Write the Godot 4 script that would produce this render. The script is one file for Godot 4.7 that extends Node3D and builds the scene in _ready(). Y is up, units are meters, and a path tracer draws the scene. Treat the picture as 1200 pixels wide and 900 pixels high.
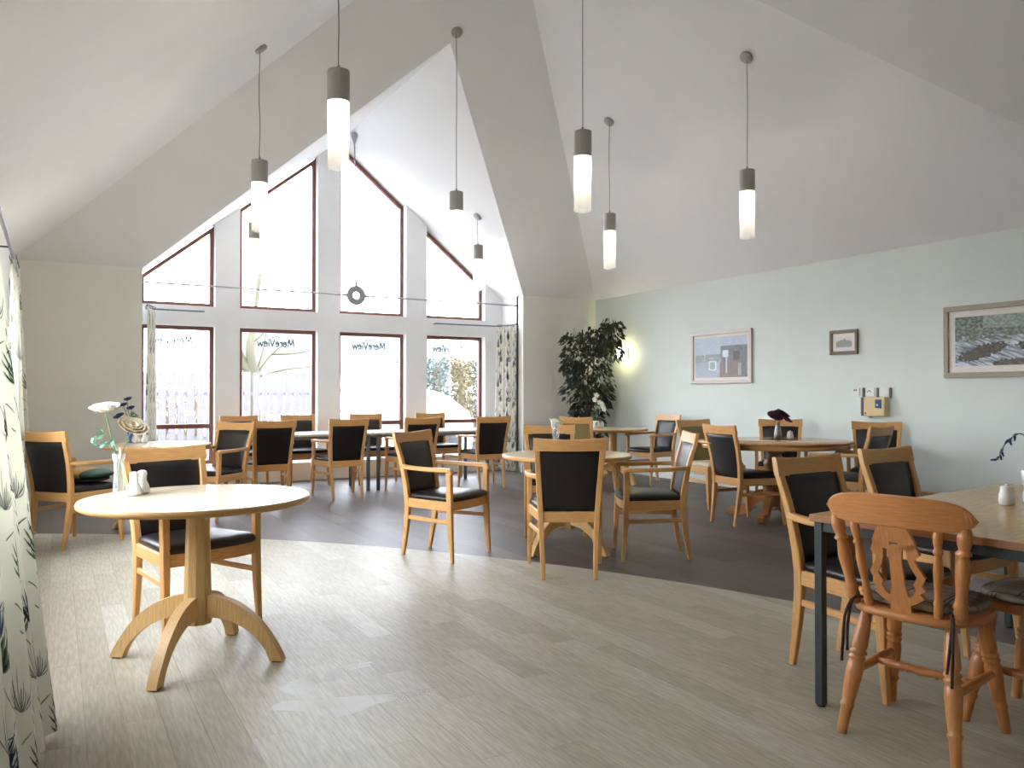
extends Node3D
# Room axes: x runs along the window gable, -z towards it. The floor is y = 0.

var M := {}
var used := {}
var rng := RandomNumberGenerator.new()
var shared := {}

# ---------------------------------------------------------------- helpers
func V(u: float, v: float, h: float) -> Vector3:
	return Vector3(u, h, -v)

func numbered(called: String) -> String:
	var n: int = used.get(called, -1) + 1
	used[called] = n
	return called if n == 0 else "%s_%03d" % [called, n]

func tag(o: Node, label: String, category: String, group := "") -> Node:
	o.set_meta("label", label)
	o.set_meta("category", category)
	if group != "":
		o.set_meta("group", group)
	return o

func thing(called: String, label: String, category: String, at: Vector3, turn_deg := 0.0, group := "") -> Node3D:
	var o := Node3D.new()
	o.name = numbered(called)
	add_child(o)
	o.position = at
	o.rotation_degrees.y = turn_deg
	tag(o, label, category, group)
	return o

func copy_of(src: Node3D, at: Vector3, turn_deg: float, label: String, group := "") -> Node3D:
	var base_name: String = src.get_meta("base_name")
	var o: Node3D = src.duplicate()
	o.name = numbered(base_name)
	add_child(o)
	o.position = at
	o.rotation_degrees.y = turn_deg
	o.set_meta("label", label)
	if group != "":
		o.set_meta("group", group)
	return o

func structure(called: String) -> Node3D:
	var o := Node3D.new()
	o.name = called
	add_child(o)
	o.set_meta("kind", "structure")
	return o

func st_new(smooth := false) -> SurfaceTool:
	var s := SurfaceTool.new()
	s.begin(Mesh.PRIMITIVE_TRIANGLES)
	s.set_smooth_group(0 if smooth else -1)
	return s

func done(s: SurfaceTool, called: String, m: Material, parent: Node) -> MeshInstance3D:
	s.generate_normals()
	var mi := MeshInstance3D.new()
	mi.mesh = s.commit()
	mi.material_override = m
	mi.name = called if parent != self else numbered(called)
	mi.cast_shadow = GeometryInstance3D.SHADOW_CASTING_SETTING_ON
	parent.add_child(mi, true)
	return mi

func put(mesh: Mesh, called: String, m: Material, parent: Node, at := Vector3.ZERO) -> MeshInstance3D:
	var mi := MeshInstance3D.new()
	mi.mesh = mesh
	mi.material_override = m
	mi.name = called if parent != self else numbered(called)
	parent.add_child(mi, true)
	mi.position = at
	return mi

func tri(s: SurfaceTool, a: Vector3, b: Vector3, c: Vector3) -> void:
	s.add_vertex(a); s.add_vertex(b); s.add_vertex(c)

func quad(s: SurfaceTool, a: Vector3, b: Vector3, c: Vector3, d: Vector3) -> void:
	tri(s, a, b, c); tri(s, a, c, d)

# joins rings of equal size; rings run so that the outside comes out clockwise
func loft(s: SurfaceTool, rings: Array, cap0 := true, cap1 := true) -> void:
	var n: int = rings[0].size()
	# orientation test on the signed volume of the strip
	var c0 := Vector3.ZERO
	var c1 := Vector3.ZERO
	for p in rings[0]: c0 += p
	for p in rings[-1]: c1 += p
	c0 /= n; c1 /= n
	var axis := c1 - c0
	var area := Vector3.ZERO
	var mid: Array = rings[rings.size() / 2]
	var cm := Vector3.ZERO
	for p in mid: cm += p
	cm /= n
	for i in n: area += (mid[i] - cm).cross(mid[(i + 1) % n] - cm)
	var flip := area.dot(axis) > 0.0
	for k in rings.size() - 1:
		var r0: Array = rings[k]
		var r1: Array = rings[k + 1]
		for i in n:
			var j := (i + 1) % n
			if flip: quad(s, r0[i], r1[i], r1[j], r0[j])
			else: quad(s, r0[i], r0[j], r1[j], r1[i])
	for e in [0, 1]:
		if (e == 0 and not cap0) or (e == 1 and not cap1): continue
		var r: Array = rings[0] if e == 0 else rings[-1]
		var c := c0 if e == 0 else c1
		for i in n:
			var j := (i + 1) % n
			if (e == 0) == flip: tri(s, c, r[i], r[j])
			else: tri(s, c, r[j], r[i])

func rect_ring(c: Vector3, ax: Vector3, ay: Vector3, w: float, h: float, ch := 0.004) -> Array:
	# chamfered rectangle, half sizes w/2, h/2
	var a := w / 2.0
	var b := h / 2.0
	var k := minf(ch, minf(a, b) * 0.6)
	var out := []
	for q in [[a, b - k], [a - k, b], [-a + k, b], [-a, b - k], [-a, -b + k], [-a + k, -b], [a - k, -b], [a, -b + k]]:
		out.append(c + ax * q[0] + ay * q[1])
	return out

func circ_ring(c: Vector3, ax: Vector3, ay: Vector3, r: float, n := 12, ry := -1.0) -> Array:
	var out := []
	for i in n:
		var t := TAU * i / n
		out.append(c + ax * cos(t) * r + ay * sin(t) * (r if ry < 0.0 else ry))
	return out

func box(s: SurfaceTool, c: Vector3, size: Vector3, ch := 0.003, basis := Basis.IDENTITY) -> void:
	var k := minf(ch, minf(size.x, minf(size.y, size.z)) * 0.3)
	var rings := []
	for q in [[-size.y / 2, k], [-size.y / 2 + k, 0.0], [size.y / 2 - k, 0.0], [size.y / 2, k]]:
		rings.append(rect_ring(c + basis * Vector3(0, q[0], 0), basis.x, basis.z, size.x - 2 * q[1], size.z - 2 * q[1], k))
	loft(s, rings)

# a bar of chamfered rectangular section through points; side = widthwise direction
func bar(s: SurfaceTool, pts: Array, ws: Array, hs: Array, side: Vector3, ch := 0.004) -> void:
	var rings := []
	for i in pts.size():
		var d: Vector3 = (pts[mini(i + 1, pts.size() - 1)] - pts[maxi(i - 1, 0)]).normalized()
		var x := (side - d * side.dot(d)).normalized()
		var y := d.cross(x)
		rings.append(rect_ring(pts[i], x, y, ws[i] if i < ws.size() else ws[-1], hs[i] if i < hs.size() else hs[-1], ch))
	loft(s, rings)

func tube(s: SurfaceTool, pts: Array, rs: Array, n := 10, cap := true) -> void:
	var rings := []
	var x := Vector3.ZERO
	for i in pts.size():
		var d: Vector3 = (pts[mini(i + 1, pts.size() - 1)] - pts[maxi(i - 1, 0)]).normalized()
		if x == Vector3.ZERO:
			x = d.cross(Vector3(0.31, 0.83, 0.47)).normalized()
		x = (x - d * x.dot(d)).normalized()
		rings.append(circ_ring(pts[i], x, d.cross(x), rs[i] if i < rs.size() else rs[-1], n))
	loft(s, rings, cap, cap)

# profile of [radius, height] pairs turned round an axis from a to b (height in metres along it)
func lathe(s: SurfaceTool, prof: Array, at := Vector3.ZERO, n := 20, up := Vector3.UP, sx := 1.0, sz := 1.0) -> void:
	var x := Vector3.RIGHT if absf(up.x) < 0.9 else Vector3.FORWARD
	x = (x - up * x.dot(up)).normalized()
	var z := x.cross(up)
	var rings := []
	for p in prof:
		rings.append(circ_ring(at + up * p[1], x * sx, z * sz, maxf(p[0], 0.0004), n))
	loft(s, rings)

# outline (2D) pushed along a direction: ax, ay span its plane, from -t/2 to t/2 along the normal
func extrude(s: SurfaceTool, poly: PackedVector2Array, o: Vector3, ax: Vector3, ay: Vector3, t: float) -> void:
	var nrm := ax.cross(ay).normalized()
	var p := poly
	if Geometry2D.is_polygon_clockwise(p):
		p = p.duplicate(); p.reverse()
	var idx := Geometry2D.triangulate_polygon(p)
	var f := func(q: Vector2, k: float) -> Vector3: return o + ax * q.x + ay * q.y + nrm * k
	for i in range(0, idx.size(), 3):
		var a := p[idx[i]]; var b := p[idx[i + 1]]; var c := p[idx[i + 2]]
		if (b - a).cross(c - a) < 0.0:
			var tmp := b; b = c; c = tmp
		tri(s, f.call(a, t / 2), f.call(c, t / 2), f.call(b, t / 2))
		tri(s, f.call(a, -t / 2), f.call(b, -t / 2), f.call(c, -t / 2))
	for i in p.size():
		var a2 := p[i]; var b2 := p[(i + 1) % p.size()]
		quad(s, f.call(a2, -t / 2), f.call(a2, t / 2), f.call(b2, t / 2), f.call(b2, -t / 2))

func bez(pts: Array, n := 10) -> Array:
	# Catmull-Rom through the points
	var out := []
	for i in pts.size() - 1:
		var p0 = pts[maxi(i - 1, 0)]; var p1 = pts[i]; var p2 = pts[i + 1]; var p3 = pts[mini(i + 2, pts.size() - 1)]
		for k in n:
			var t := float(k) / n
			out.append(0.5 * ((2.0 * p1) + (p2 - p0) * t + (2.0 * p0 - 5.0 * p1 + 4.0 * p2 - p3) * t * t + (3.0 * p1 - p0 - 3.0 * p2 + p3) * t * t * t))
	out.append(pts[-1])
	return out

# ---------------------------------------------------------------- materials
func srgb(r: int, g: int, b: int) -> Color:
	return Color(r / 255.0, g / 255.0, b / 255.0)

func noise_image(size: int, freq: float, seed_n: int, octaves: int, lo: float, hi: float) -> ImageTexture:
	var f := FastNoiseLite.new()
	f.seed = seed_n
	f.noise_type = FastNoiseLite.TYPE_SIMPLEX_SMOOTH
	f.frequency = freq
	f.fractal_octaves = octaves
	var im := f.get_seamless_image(size, size)
	im.convert(Image.FORMAT_RGB8)
	for y in size:
		for x in size:
			var v := lerpf(lo, hi, im.get_pixel(x, y).r)
			im.set_pixel(x, y, Color(v, v, v))
	im.generate_mipmaps()
	return ImageTexture.create_from_image(im)

func mat(c: Color, rough := 0.6, metal := 0.0) -> StandardMaterial3D:
	var m := StandardMaterial3D.new()
	m.albedo_color = c
	m.roughness = rough
	m.metallic = metal
	return m

func grained(c: Color, rough: float, tex: Texture2D, scale: Vector3, world := false) -> StandardMaterial3D:
	var m := mat(c, rough)
	m.albedo_texture = tex
	m.uv1_triplanar = true
	m.uv1_world_triplanar = world
	m.uv1_scale = scale
	return m

func stroke(im: Image, a: Vector2, b: Vector2, c: Vector2, w: float, col: Color) -> void:
	# tapered leaf along a quadratic curve, wrapping round the tile
	var n := 60
	var sz := Vector2(im.get_width(), im.get_height())
	for i in n + 1:
		var t := float(i) / n
		var p := a.lerp(b, t).lerp(b.lerp(c, t), t)
		var r := w * sin(PI * clampf(t * 0.9 + 0.08, 0.0, 1.0)) + 0.6
		for dy in range(-int(r) - 1, int(r) + 2):
			for dx in range(-int(r) - 1, int(r) + 2):
				if dx * dx + dy * dy <= r * r:
					var x := posmod(int(p.x) + dx, int(sz.x))
					var y := posmod(int(p.y) + dy, int(sz.y))
					im.set_pixel(x, y, im.get_pixel(x, y).lerp(col, 0.75))

func curtain_print() -> ImageTexture:
	var im := Image.create(512, 512, false, Image.FORMAT_RGB8)
	im.fill(srgb(246, 244, 236))
	rng.seed = 11
	var blues := [srgb(78, 92, 138), srgb(52, 62, 98), srgb(110, 126, 160)]
	var greens := [srgb(92, 118, 78), srgb(132, 150, 110), srgb(58, 80, 66)]
	var greys := [srgb(120, 124, 124), srgb(160, 162, 158)]
	for k in 20:
		var p := Vector2(rng.randf() * 512, rng.randf() * 512)
		var kind := k % 4
		var dir := rng.randf_range(-0.7, 0.7)
		for j in 7 + k % 4:
			var a := dir - PI / 2 + (j - 4) * rng.randf_range(0.09, 0.17)
			var l := rng.randf_range(55, 125)
			var e := p + Vector2(cos(a), sin(a)) * l
			var mid := p.lerp(e, 0.5) + Vector2(-sin(a), cos(a)) * (j - 4) * 6.0
			var col: Color = blues[j % 3] if kind == 0 else (greens[j % 3] if kind == 1 else (blues[1] if j % 2 == 0 else greens[2]) if kind == 2 else greys[j % 2])
			stroke(im, p, mid, e, rng.randf_range(2.2, 5.5) if kind < 3 else 1.2, col)
	for k in 60:
		var p2 := Vector2(rng.randf() * 512, rng.randf() * 512)
		var a2 := rng.randf() * TAU
		stroke(im, p2, p2 + Vector2(cos(a2), sin(a2)) * 12, p2 + Vector2(cos(a2 + 0.4), sin(a2 + 0.4)) * rng.randf_range(15, 60), 1.3, greys[0] if k % 3 else blues[1])
	im.generate_mipmaps()
	return ImageTexture.create_from_image(im)

func stream_print() -> ImageTexture:
	var w := 260
	var h := 150
	var im := Image.create(w, h, false, Image.FORMAT_RGB8)
	var f := FastNoiseLite.new(); f.seed = 5; f.frequency = 0.07; f.fractal_octaves = 4
	var g := FastNoiseLite.new(); g.seed = 9; g.frequency = 0.022; g.fractal_octaves = 2
	var st := FastNoiseLite.new(); st.seed = 14; st.frequency = 0.03; st.fractal_octaves = 3
	for y in h:
		for x in w:
			var fy := float(y) / h
			var fx := float(x) / w
			var n := clampf(f.get_noise_2d(x, y * 1.3) * 0.9 + 0.5, 0, 1)
			var big := g.get_noise_2d(x, y * 2.0) * 0.5 + 0.5
			var trees := Color(0.20, 0.25, 0.20).lerp(Color(0.62, 0.68, 0.62), n)
			if fx > 0.3 and fy < 0.25: trees = trees.lerp(Color(0.74, 0.78, 0.76), 0.45)
			var c := trees
			var shore := 0.50 + (big - 0.5) * 0.3 - 0.12 * fx
			if fy > shore:
				# foam runs down to the lower left
				var along := st.get_noise_2d((x + y * 1.4) * 0.35, (y * 2.2 - x) * 1.6) * 0.5 + 0.5
				c = Color(0.34, 0.38, 0.42).lerp(Color(0.86, 0.88, 0.92), clampf(along * 2.2 - 0.55, 0, 1))
				var d1 := Vector2((fx - 0.28) / 0.26, (fy - 0.72 + (fx - 0.28) * 0.5) / 0.13).length() + (n - 0.5) * 0.5
				var d2 := Vector2((fx - 0.80) / 0.14, (fy - 0.62) / 0.10).length() + (n - 0.5) * 0.5
				var d3 := Vector2((fx - 0.62) / 0.2, (fy - 0.96) / 0.09).length() + (n - 0.5) * 0.5
				if minf(d1, minf(d2, d3)) < 1.0: c = Color(0.10, 0.09, 0.07).lerp(Color(0.42, 0.36, 0.27), n)
			im.set_pixel(x, y, c)
	im.generate_mipmaps()
	return ImageTexture.create_from_image(im)

func harbour_print() -> ImageTexture:
	var w := 200
	var h := 150
	var im := Image.create(w, h, false, Image.FORMAT_RGB8)
	var f := FastNoiseLite.new(); f.seed = 21; f.frequency = 0.05; f.fractal_octaves = 4
	for y in h:
		for x in w:
			var n := f.get_noise_2d(x, y) * 0.5 + 0.5
			var fx := float(x) / w
			var fy := float(y) / h
			var c := Color(0.66, 0.72, 0.80).lerp(Color(0.78, 0.82, 0.87), n)
			if fy > 0.42 and fy < 0.62 and fx < 0.62: c = Color(0.42, 0.47, 0.47).lerp(Color(0.70, 0.74, 0.76), n)
			if fy > 0.62 and fx < 0.5: c = Color(0.60, 0.64, 0.72).lerp(Color(0.74, 0.77, 0.82), n)
			if fy > 0.22 and fx > 0.5: c = Color(0.30, 0.30, 0.32).lerp(Color(0.55, 0.58, 0.60), n)
			if fy > 0.62 and fx > 0.48 and fx < 0.85: c = Color(0.40, 0.32, 0.30).lerp(Color(0.58, 0.52, 0.50), n)
			im.set_pixel(x, y, c)
	for r in [[54, 88, 30, 36, Color(0.92, 0.94, 0.95)], [59, 93, 20, 26, Color(0.55, 0.63, 0.62)], [108, 50, 22, 26, Color(0.86, 0.9, 0.94)], [148, 55, 24, 32, Color(0.26, 0.22, 0.22)], [120, 72, 5, 62, Color(0.85, 0.85, 0.86)], [166, 100, 12, 44, Color(0.62, 0.68, 0.62)], [36, 60, 3, 22, Color(0.85, 0.87, 0.9)]]:
		im.fill_rect(Rect2i(r[0], r[1], r[2], r[3]), r[4])
	im.generate_mipmaps()
	return ImageTexture.create_from_image(im)

func cottage_print() -> ImageTexture:
	var w := 80
	var h := 56
	var im := Image.create(w, h, false, Image.FORMAT_RGB8)
	var f := FastNoiseLite.new(); f.seed = 33; f.frequency = 0.12; f.fractal_octaves = 3
	for y in h:
		for x in w:
			var n := f.get_noise_2d(x, y) * 0.5 + 0.5
			var c := Color(0.86, 0.86, 0.84)
			var top := 0.45 - 0.28 * (1.0 - absf(float(x) / w - 0.5) * 2.0) + 0.2 * (n - 0.5)
			if float(y) / h > top: c = Color(0.42, 0.46, 0.40).lerp(Color(0.72, 0.68, 0.58), n)
			if float(y) / h > 0.82: c = Color(0.55, 0.58, 0.62)
			im.set_pixel(x, y, c)
	im.generate_mipmaps()
	return ImageTexture.create_from_image(im)

func plaid() -> ImageTexture:
	var im := Image.create(128, 128, false, Image.FORMAT_RGB8)
	im.fill(srgb(150, 138, 122))
	for k in [[10, 26, srgb(205, 192, 160)], [74, 26, srgb(120, 106, 92)]]:
		for y in 128:
			for x in 128:
				if x >= k[0] and x < k[0] + k[1]: im.set_pixel(x, y, im.get_pixel(x, y).lerp(k[2], 0.5))
				if y >= k[0] and y < k[0] + k[1]: im.set_pixel(x, y, im.get_pixel(x, y).lerp(k[2], 0.5))
	for q in [44, 50, 112]:
		im.fill_rect(Rect2i(q, 0, 3, 128), srgb(70, 58, 54))
		im.fill_rect(Rect2i(0, q, 128, 3), srgb(70, 58, 54))
	im.generate_mipmaps()
	return ImageTexture.create_from_image(im)

func make_materials() -> void:
	var fine := noise_image(256, 0.035, 3, 4, 0.80, 1.0)
	var streak := noise_image(256, 0.05, 8, 3, 0.84, 1.0)
	var soft := noise_image(256, 0.012, 4, 3, 0.985, 1.0)
	M.beech_y = grained(srgb(230, 174, 108), 0.4, streak, Vector3(9, 0.7, 9))
	M.beech_x = grained(srgb(230, 174, 108), 0.4, streak, Vector3(0.7, 9, 9))
	M.beech_z = grained(srgb(230, 174, 108), 0.4, streak, Vector3(9, 9, 0.7))
	M.pale_top = grained(srgb(236, 214, 180), 0.2, streak, Vector3(0.5, 6, 6))
	M.ped_y = grained(srgb(236, 192, 128), 0.42, streak, Vector3(8, 0.6, 8))
	M.pine_y = grained(srgb(220, 148, 88), 0.32, streak, Vector3(9, 0.8, 9))
	M.pine_x = grained(srgb(220, 148, 88), 0.3, streak, Vector3(0.8, 9, 9))
	M.oval_x = grained(srgb(216, 164, 106), 0.12, streak, Vector3(0.6, 8, 8))
	M.oval_y = grained(srgb(200, 136, 82), 0.35, streak, Vector3(9, 0.8, 9))
	M.rect_edge = grained(srgb(188, 132, 88), 0.4, streak, Vector3(0.6, 9, 9))
	M.rect_x = grained(srgb(228, 188, 122), 0.24, streak, Vector3(0.5, 7, 7))
	M.leather = grained(srgb(32, 27, 27), 0.38, fine, Vector3(6, 6, 6))
	M.olive = grained(srgb(150, 136, 88), 0.8, fine, Vector3(8, 8, 8))
	M.cream_seat = grained(srgb(214, 200, 170), 0.7, fine, Vector3(6, 6, 6))
	M.white_lam = mat(srgb(226, 224, 218), 0.22)
	M.grey_steel = mat(srgb(132, 134, 136), 0.4, 0.4)
	M.dark_steel = mat(srgb(58, 66, 66), 0.45, 0.2)
	M.foot = mat(srgb(34, 32, 32), 0.6)
	M.cream_wall = grained(srgb(243, 242, 234), 0.85, soft, Vector3(0.7, 0.7, 0.7), true)
	M.mint_wall = grained(srgb(219, 227, 221), 0.8, soft, Vector3(0.7, 0.7, 0.7), true)
	M.ceil = grained(srgb(246, 247, 248), 0.9, soft, Vector3(0.6, 0.6, 0.6), true)
	M.gable = grained(srgb(246, 247, 248), 0.85, soft, Vector3(0.7, 0.7, 0.7), true)
	M.trim = mat(srgb(238, 238, 232), 0.4)
	M.mahogany = grained(srgb(128, 78, 66), 0.4, streak, Vector3(3, 3, 3))
	M.pane = mat(Color(0.95, 0.98, 1.0, 0.03), 0.02)
	M.pane.transparency = BaseMaterial3D.TRANSPARENCY_ALPHA
	M.picture_glass = mat(Color(0.95, 0.98, 1.0, 0.03), 0.1)
	M.picture_glass.transparency = BaseMaterial3D.TRANSPARENCY_ALPHA
	M.picture_glass.metallic_specular = 0.08
	M.letter = mat(srgb(60, 120, 136), 0.5)
	M.lamp_grey = mat(srgb(168, 166, 160), 0.5)
	M.cable = mat(srgb(120, 120, 118), 0.5)
	M.frost = mat(Color(0.94, 0.93, 0.91, 0.62), 0.5)
	M.frost.transparency = BaseMaterial3D.TRANSPARENCY_ALPHA
	M.frost.backlight_enabled = true
	M.frost.backlight = Color(1.0, 0.99, 0.95)
	M.bulb = mat(srgb(255, 250, 235), 0.5)
	M.bulb.emission_enabled = true
	M.bulb.emission = Color(1.0, 0.95, 0.84)
	M.bulb.emission_energy_multiplier = 4.0
	M.steel = mat(srgb(150, 150, 150), 0.35, 0.7)
	M.porcelain = mat(srgb(240, 238, 232), 0.12)
	M.rod_dark = mat(srgb(108, 108, 112), 0.4, 0.3)
	M.tie_steel = mat(srgb(176, 176, 182), 0.45, 0.2)
	M.curtain = mat(Color.WHITE, 0.85)
	M.curtain.albedo_texture = curtain_print()
	M.curtain.backlight_enabled = true
	M.curtain.backlight = Color(0.9, 0.9, 0.88)
	M.glass = mat(Color(0.93, 0.95, 0.95, 0.22), 0.03)
	M.glass.transparency = BaseMaterial3D.TRANSPARENCY_ALPHA
	M.blue_glass = mat(srgb(66, 92, 178), 0.08)
	M.stem = mat(srgb(92, 122, 78), 0.6)
	M.sage = mat(srgb(120, 168, 142), 0.6)
	M.petal_white = mat(srgb(244, 240, 226), 0.6)
	M.petal_cream = mat(srgb(240, 224, 190), 0.6)
	M.petal_blue = mat(srgb(46, 48, 112), 0.6)
	M.petal_plum = mat(srgb(84, 34, 62), 0.7)
	M.leaf_dark = mat(srgb(48, 60, 44), 0.35)
	M.bark = grained(srgb(110, 92, 74), 0.9, fine, Vector3(10, 3, 10))
	M.plaid = mat(Color.WHITE, 0.9)
	M.plaid.albedo_texture = plaid()
	M.plaid.uv1_triplanar = true
	M.plaid.uv1_scale = Vector3(3.4, 3.4, 3.4)
	M.tie = mat(srgb(62, 46, 40), 0.9)
	M.gold = mat(srgb(196, 150, 76), 0.55)
	M.cushion_black = mat(srgb(30, 30, 34), 0.6)
	M.cushion_green = mat(srgb(34, 76, 62), 0.6)
	M.frame_wood = grained(srgb(176, 164, 146), 0.4, streak, Vector3(4, 4, 4))
	M.frame_dark = grained(srgb(120, 106, 88), 0.45, streak, Vector3(4, 4, 4))
	M.frame_silver = mat(srgb(196, 186, 180), 0.45, 0.1)
	M.mount = mat(srgb(232, 224, 214), 0.8)
	M.beige_plastic = mat(srgb(214, 190, 142), 0.5)
	M.navy = mat(srgb(40, 66, 110), 0.5)
	M.white_plastic = mat(srgb(226, 226, 226), 0.4)
	M.grey_plastic = mat(srgb(110, 110, 112), 0.5)
	M.water = mat(Color(0.96, 0.97, 0.98, 0.05), 0.18)
	M.water.metallic_specular = 0.1
	M.water.transparency = BaseMaterial3D.TRANSPARENCY_ALPHA
	M.fence = grained(srgb(104, 100, 106), 0.9, fine, Vector3(6, 0.8, 6), true)
	M.paving = grained(srgb(138, 134, 128), 0.95, fine, Vector3(0.8, 0.8, 0.8), true)
	M.car_white = mat(srgb(238, 238, 240), 0.18)
	M.car_glass = mat(srgb(150, 164, 174), 0.05)
	M.tyre = mat(srgb(40, 40, 42), 0.9)
	M.tail = mat(srgb(190, 60, 74), 0.2)
	M.render_wall = grained(srgb(236, 232, 226), 0.9, soft, Vector3(0.5, 0.5, 0.5), true)
	M.roof = grained(srgb(96, 90, 86), 0.9, fine, Vector3(2, 2, 2), true)
	M.hedge_warm = mat(srgb(100, 88, 52), 0.8)
	M.hedge_cool = mat(srgb(78, 90, 82), 0.8)
	M.dry_grass = mat(srgb(104, 92, 64), 0.9)
	M.tree_bark = grained(srgb(84, 80, 58), 0.9, fine, Vector3(6, 3, 6))
	M.pot = mat(srgb(40, 42, 52), 0.4)
	M.floor_base = mat(srgb(120, 112, 100), 0.6)
	M.floor_base_dark = mat(srgb(48, 42, 40), 0.6)
	M.light_planks = []
	M.dark_planks = []
	for k in 6:
		var c := [srgb(193, 185, 163), srgb(188, 179, 156), srgb(198, 191, 171), srgb(184, 175, 151), srgb(192, 183, 160), srgb(181, 172, 149)][k] as Color
		var a := grained(c, 0.45, streak, Vector3(5, 5, 0.45), true)
		a.metallic_specular = 0.33
		a.uv1_offset = Vector3(0.37 * k, 0, 0.21 * k)
		M.light_planks.append(a)
		var d := [srgb(104, 92, 86), srgb(96, 84, 79), srgb(110, 98, 91), srgb(92, 81, 77), srgb(101, 89, 83), srgb(106, 95, 90)][k] as Color
		var b := grained(d, 0.45, streak, Vector3(6, 6, 0.5), true)
		b.metallic_specular = 0.36
		b.uv1_offset = Vector3(0.31 * k, 0, 0.17 * k)
		M.dark_planks.append(b)

# ---------------------------------------------------------------- scene
const EAVE := 2.71
const UL := -0.40
const UR := 7.55
const VF := 10.42
const VW := 11.10
const VB := 2.75
const BL := 0.89
const BR := 6.19
const UC := 3.54
const APEX := Vector3(3.5, 6.15, 5.8)
const RIDGE := 4.86

func _ready() -> void:
	# camera
	var cam := Camera3D.new()
	cam.name = "camera"
	add_child(cam)
	cam.position = Vector3(0, 1.21, 0)
	cam.rotation_degrees = Vector3(0.678, -29.9, 0)
	cam.fov = 51.65
	cam.near = 0.05
	cam.far = 200.0
	cam.current = true
	# sky: bright overcast
	var env := Environment.new()
	env.background_mode = Environment.BG_SKY
	var sky := Sky.new()
	var sm := ProceduralSkyMaterial.new()
	sm.sky_top_color = Color(0.90, 0.94, 1.0)
	sm.sky_horizon_color = Color(0.97, 0.98, 1.0)
	sm.ground_horizon_color = Color(0.80, 0.80, 0.80)
	sm.ground_bottom_color = Color(0.60, 0.60, 0.60)
	sm.sky_energy_multiplier = 1.0
	sm.ground_energy_multiplier = 1.0
	sky.sky_material = sm
	env.sky = sky
	env.background_energy_multiplier = 17.0
	env.tonemap_mode = Environment.TONE_MAPPER_LINEAR
	env.tonemap_exposure = 1.1
	env.sdfgi_enabled = true
	env.ssao_enabled = true
	env.ssil_enabled = true
	var we := WorldEnvironment.new()
	we.name = "world_environment"
	we.environment = env
	add_child(we)

	rng.seed = 1
	make_materials()
	build_shell()
	build_floor()
	build_windows()
	build_outside()
	build_furniture()
	build_pendants()
	build_wall_items()
	build_table_items()
	build_curtains()
	build_plant()

# ---------------------------------------------------------------- room shell
func slab(parent: Node, called: String, m: Material, pts: Array, up: Vector3) -> void:
	# a convex face (points in order) with thickness pushed along up
	var s := st_new()
	var top := []
	for p in pts: top.append(p + up)
	loft(s, [pts, top])
	done(s, called, m, parent)

func wall_poly(s: SurfaceTool, poly: Array, o: Vector3, ax: Vector3, t: float) -> void:
	extrude(s, PackedVector2Array(poly), o, ax, Vector3.UP, t)

func bay_h(u: float) -> float:
	return EAVE + (RIDGE - EAVE) * (1.0 - absf(u - UC) / (BR - UC))

const FACET_A := -0.95
func facet_b() -> float:
	# the facet holds the hip from the apex down to the right eave
	return ((EAVE - APEX.z) - FACET_A * (UR - APEX.x)) / (VB - APEX.y)
func facet_h(u: float, v: float) -> float:
	return APEX.z + FACET_A * (u - APEX.x) + facet_b() * (v - APEX.y)
func left_h(u: float) -> float:
	return EAVE + (APEX.z - EAVE) * (u - UL) / (APEX.x - UL)
func back_u() -> float:
	return APEX.x + (EAVE - APEX.z - facet_b() * (-2.6 - APEX.y)) / FACET_A
func ridge_u(v: float) -> float:
	var k := (APEX.z - EAVE) / (APEX.x - UL)
	return (APEX.z - FACET_A * APEX.x + facet_b() * (v - APEX.y) - EAVE + k * UL) / (k - FACET_A)

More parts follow.
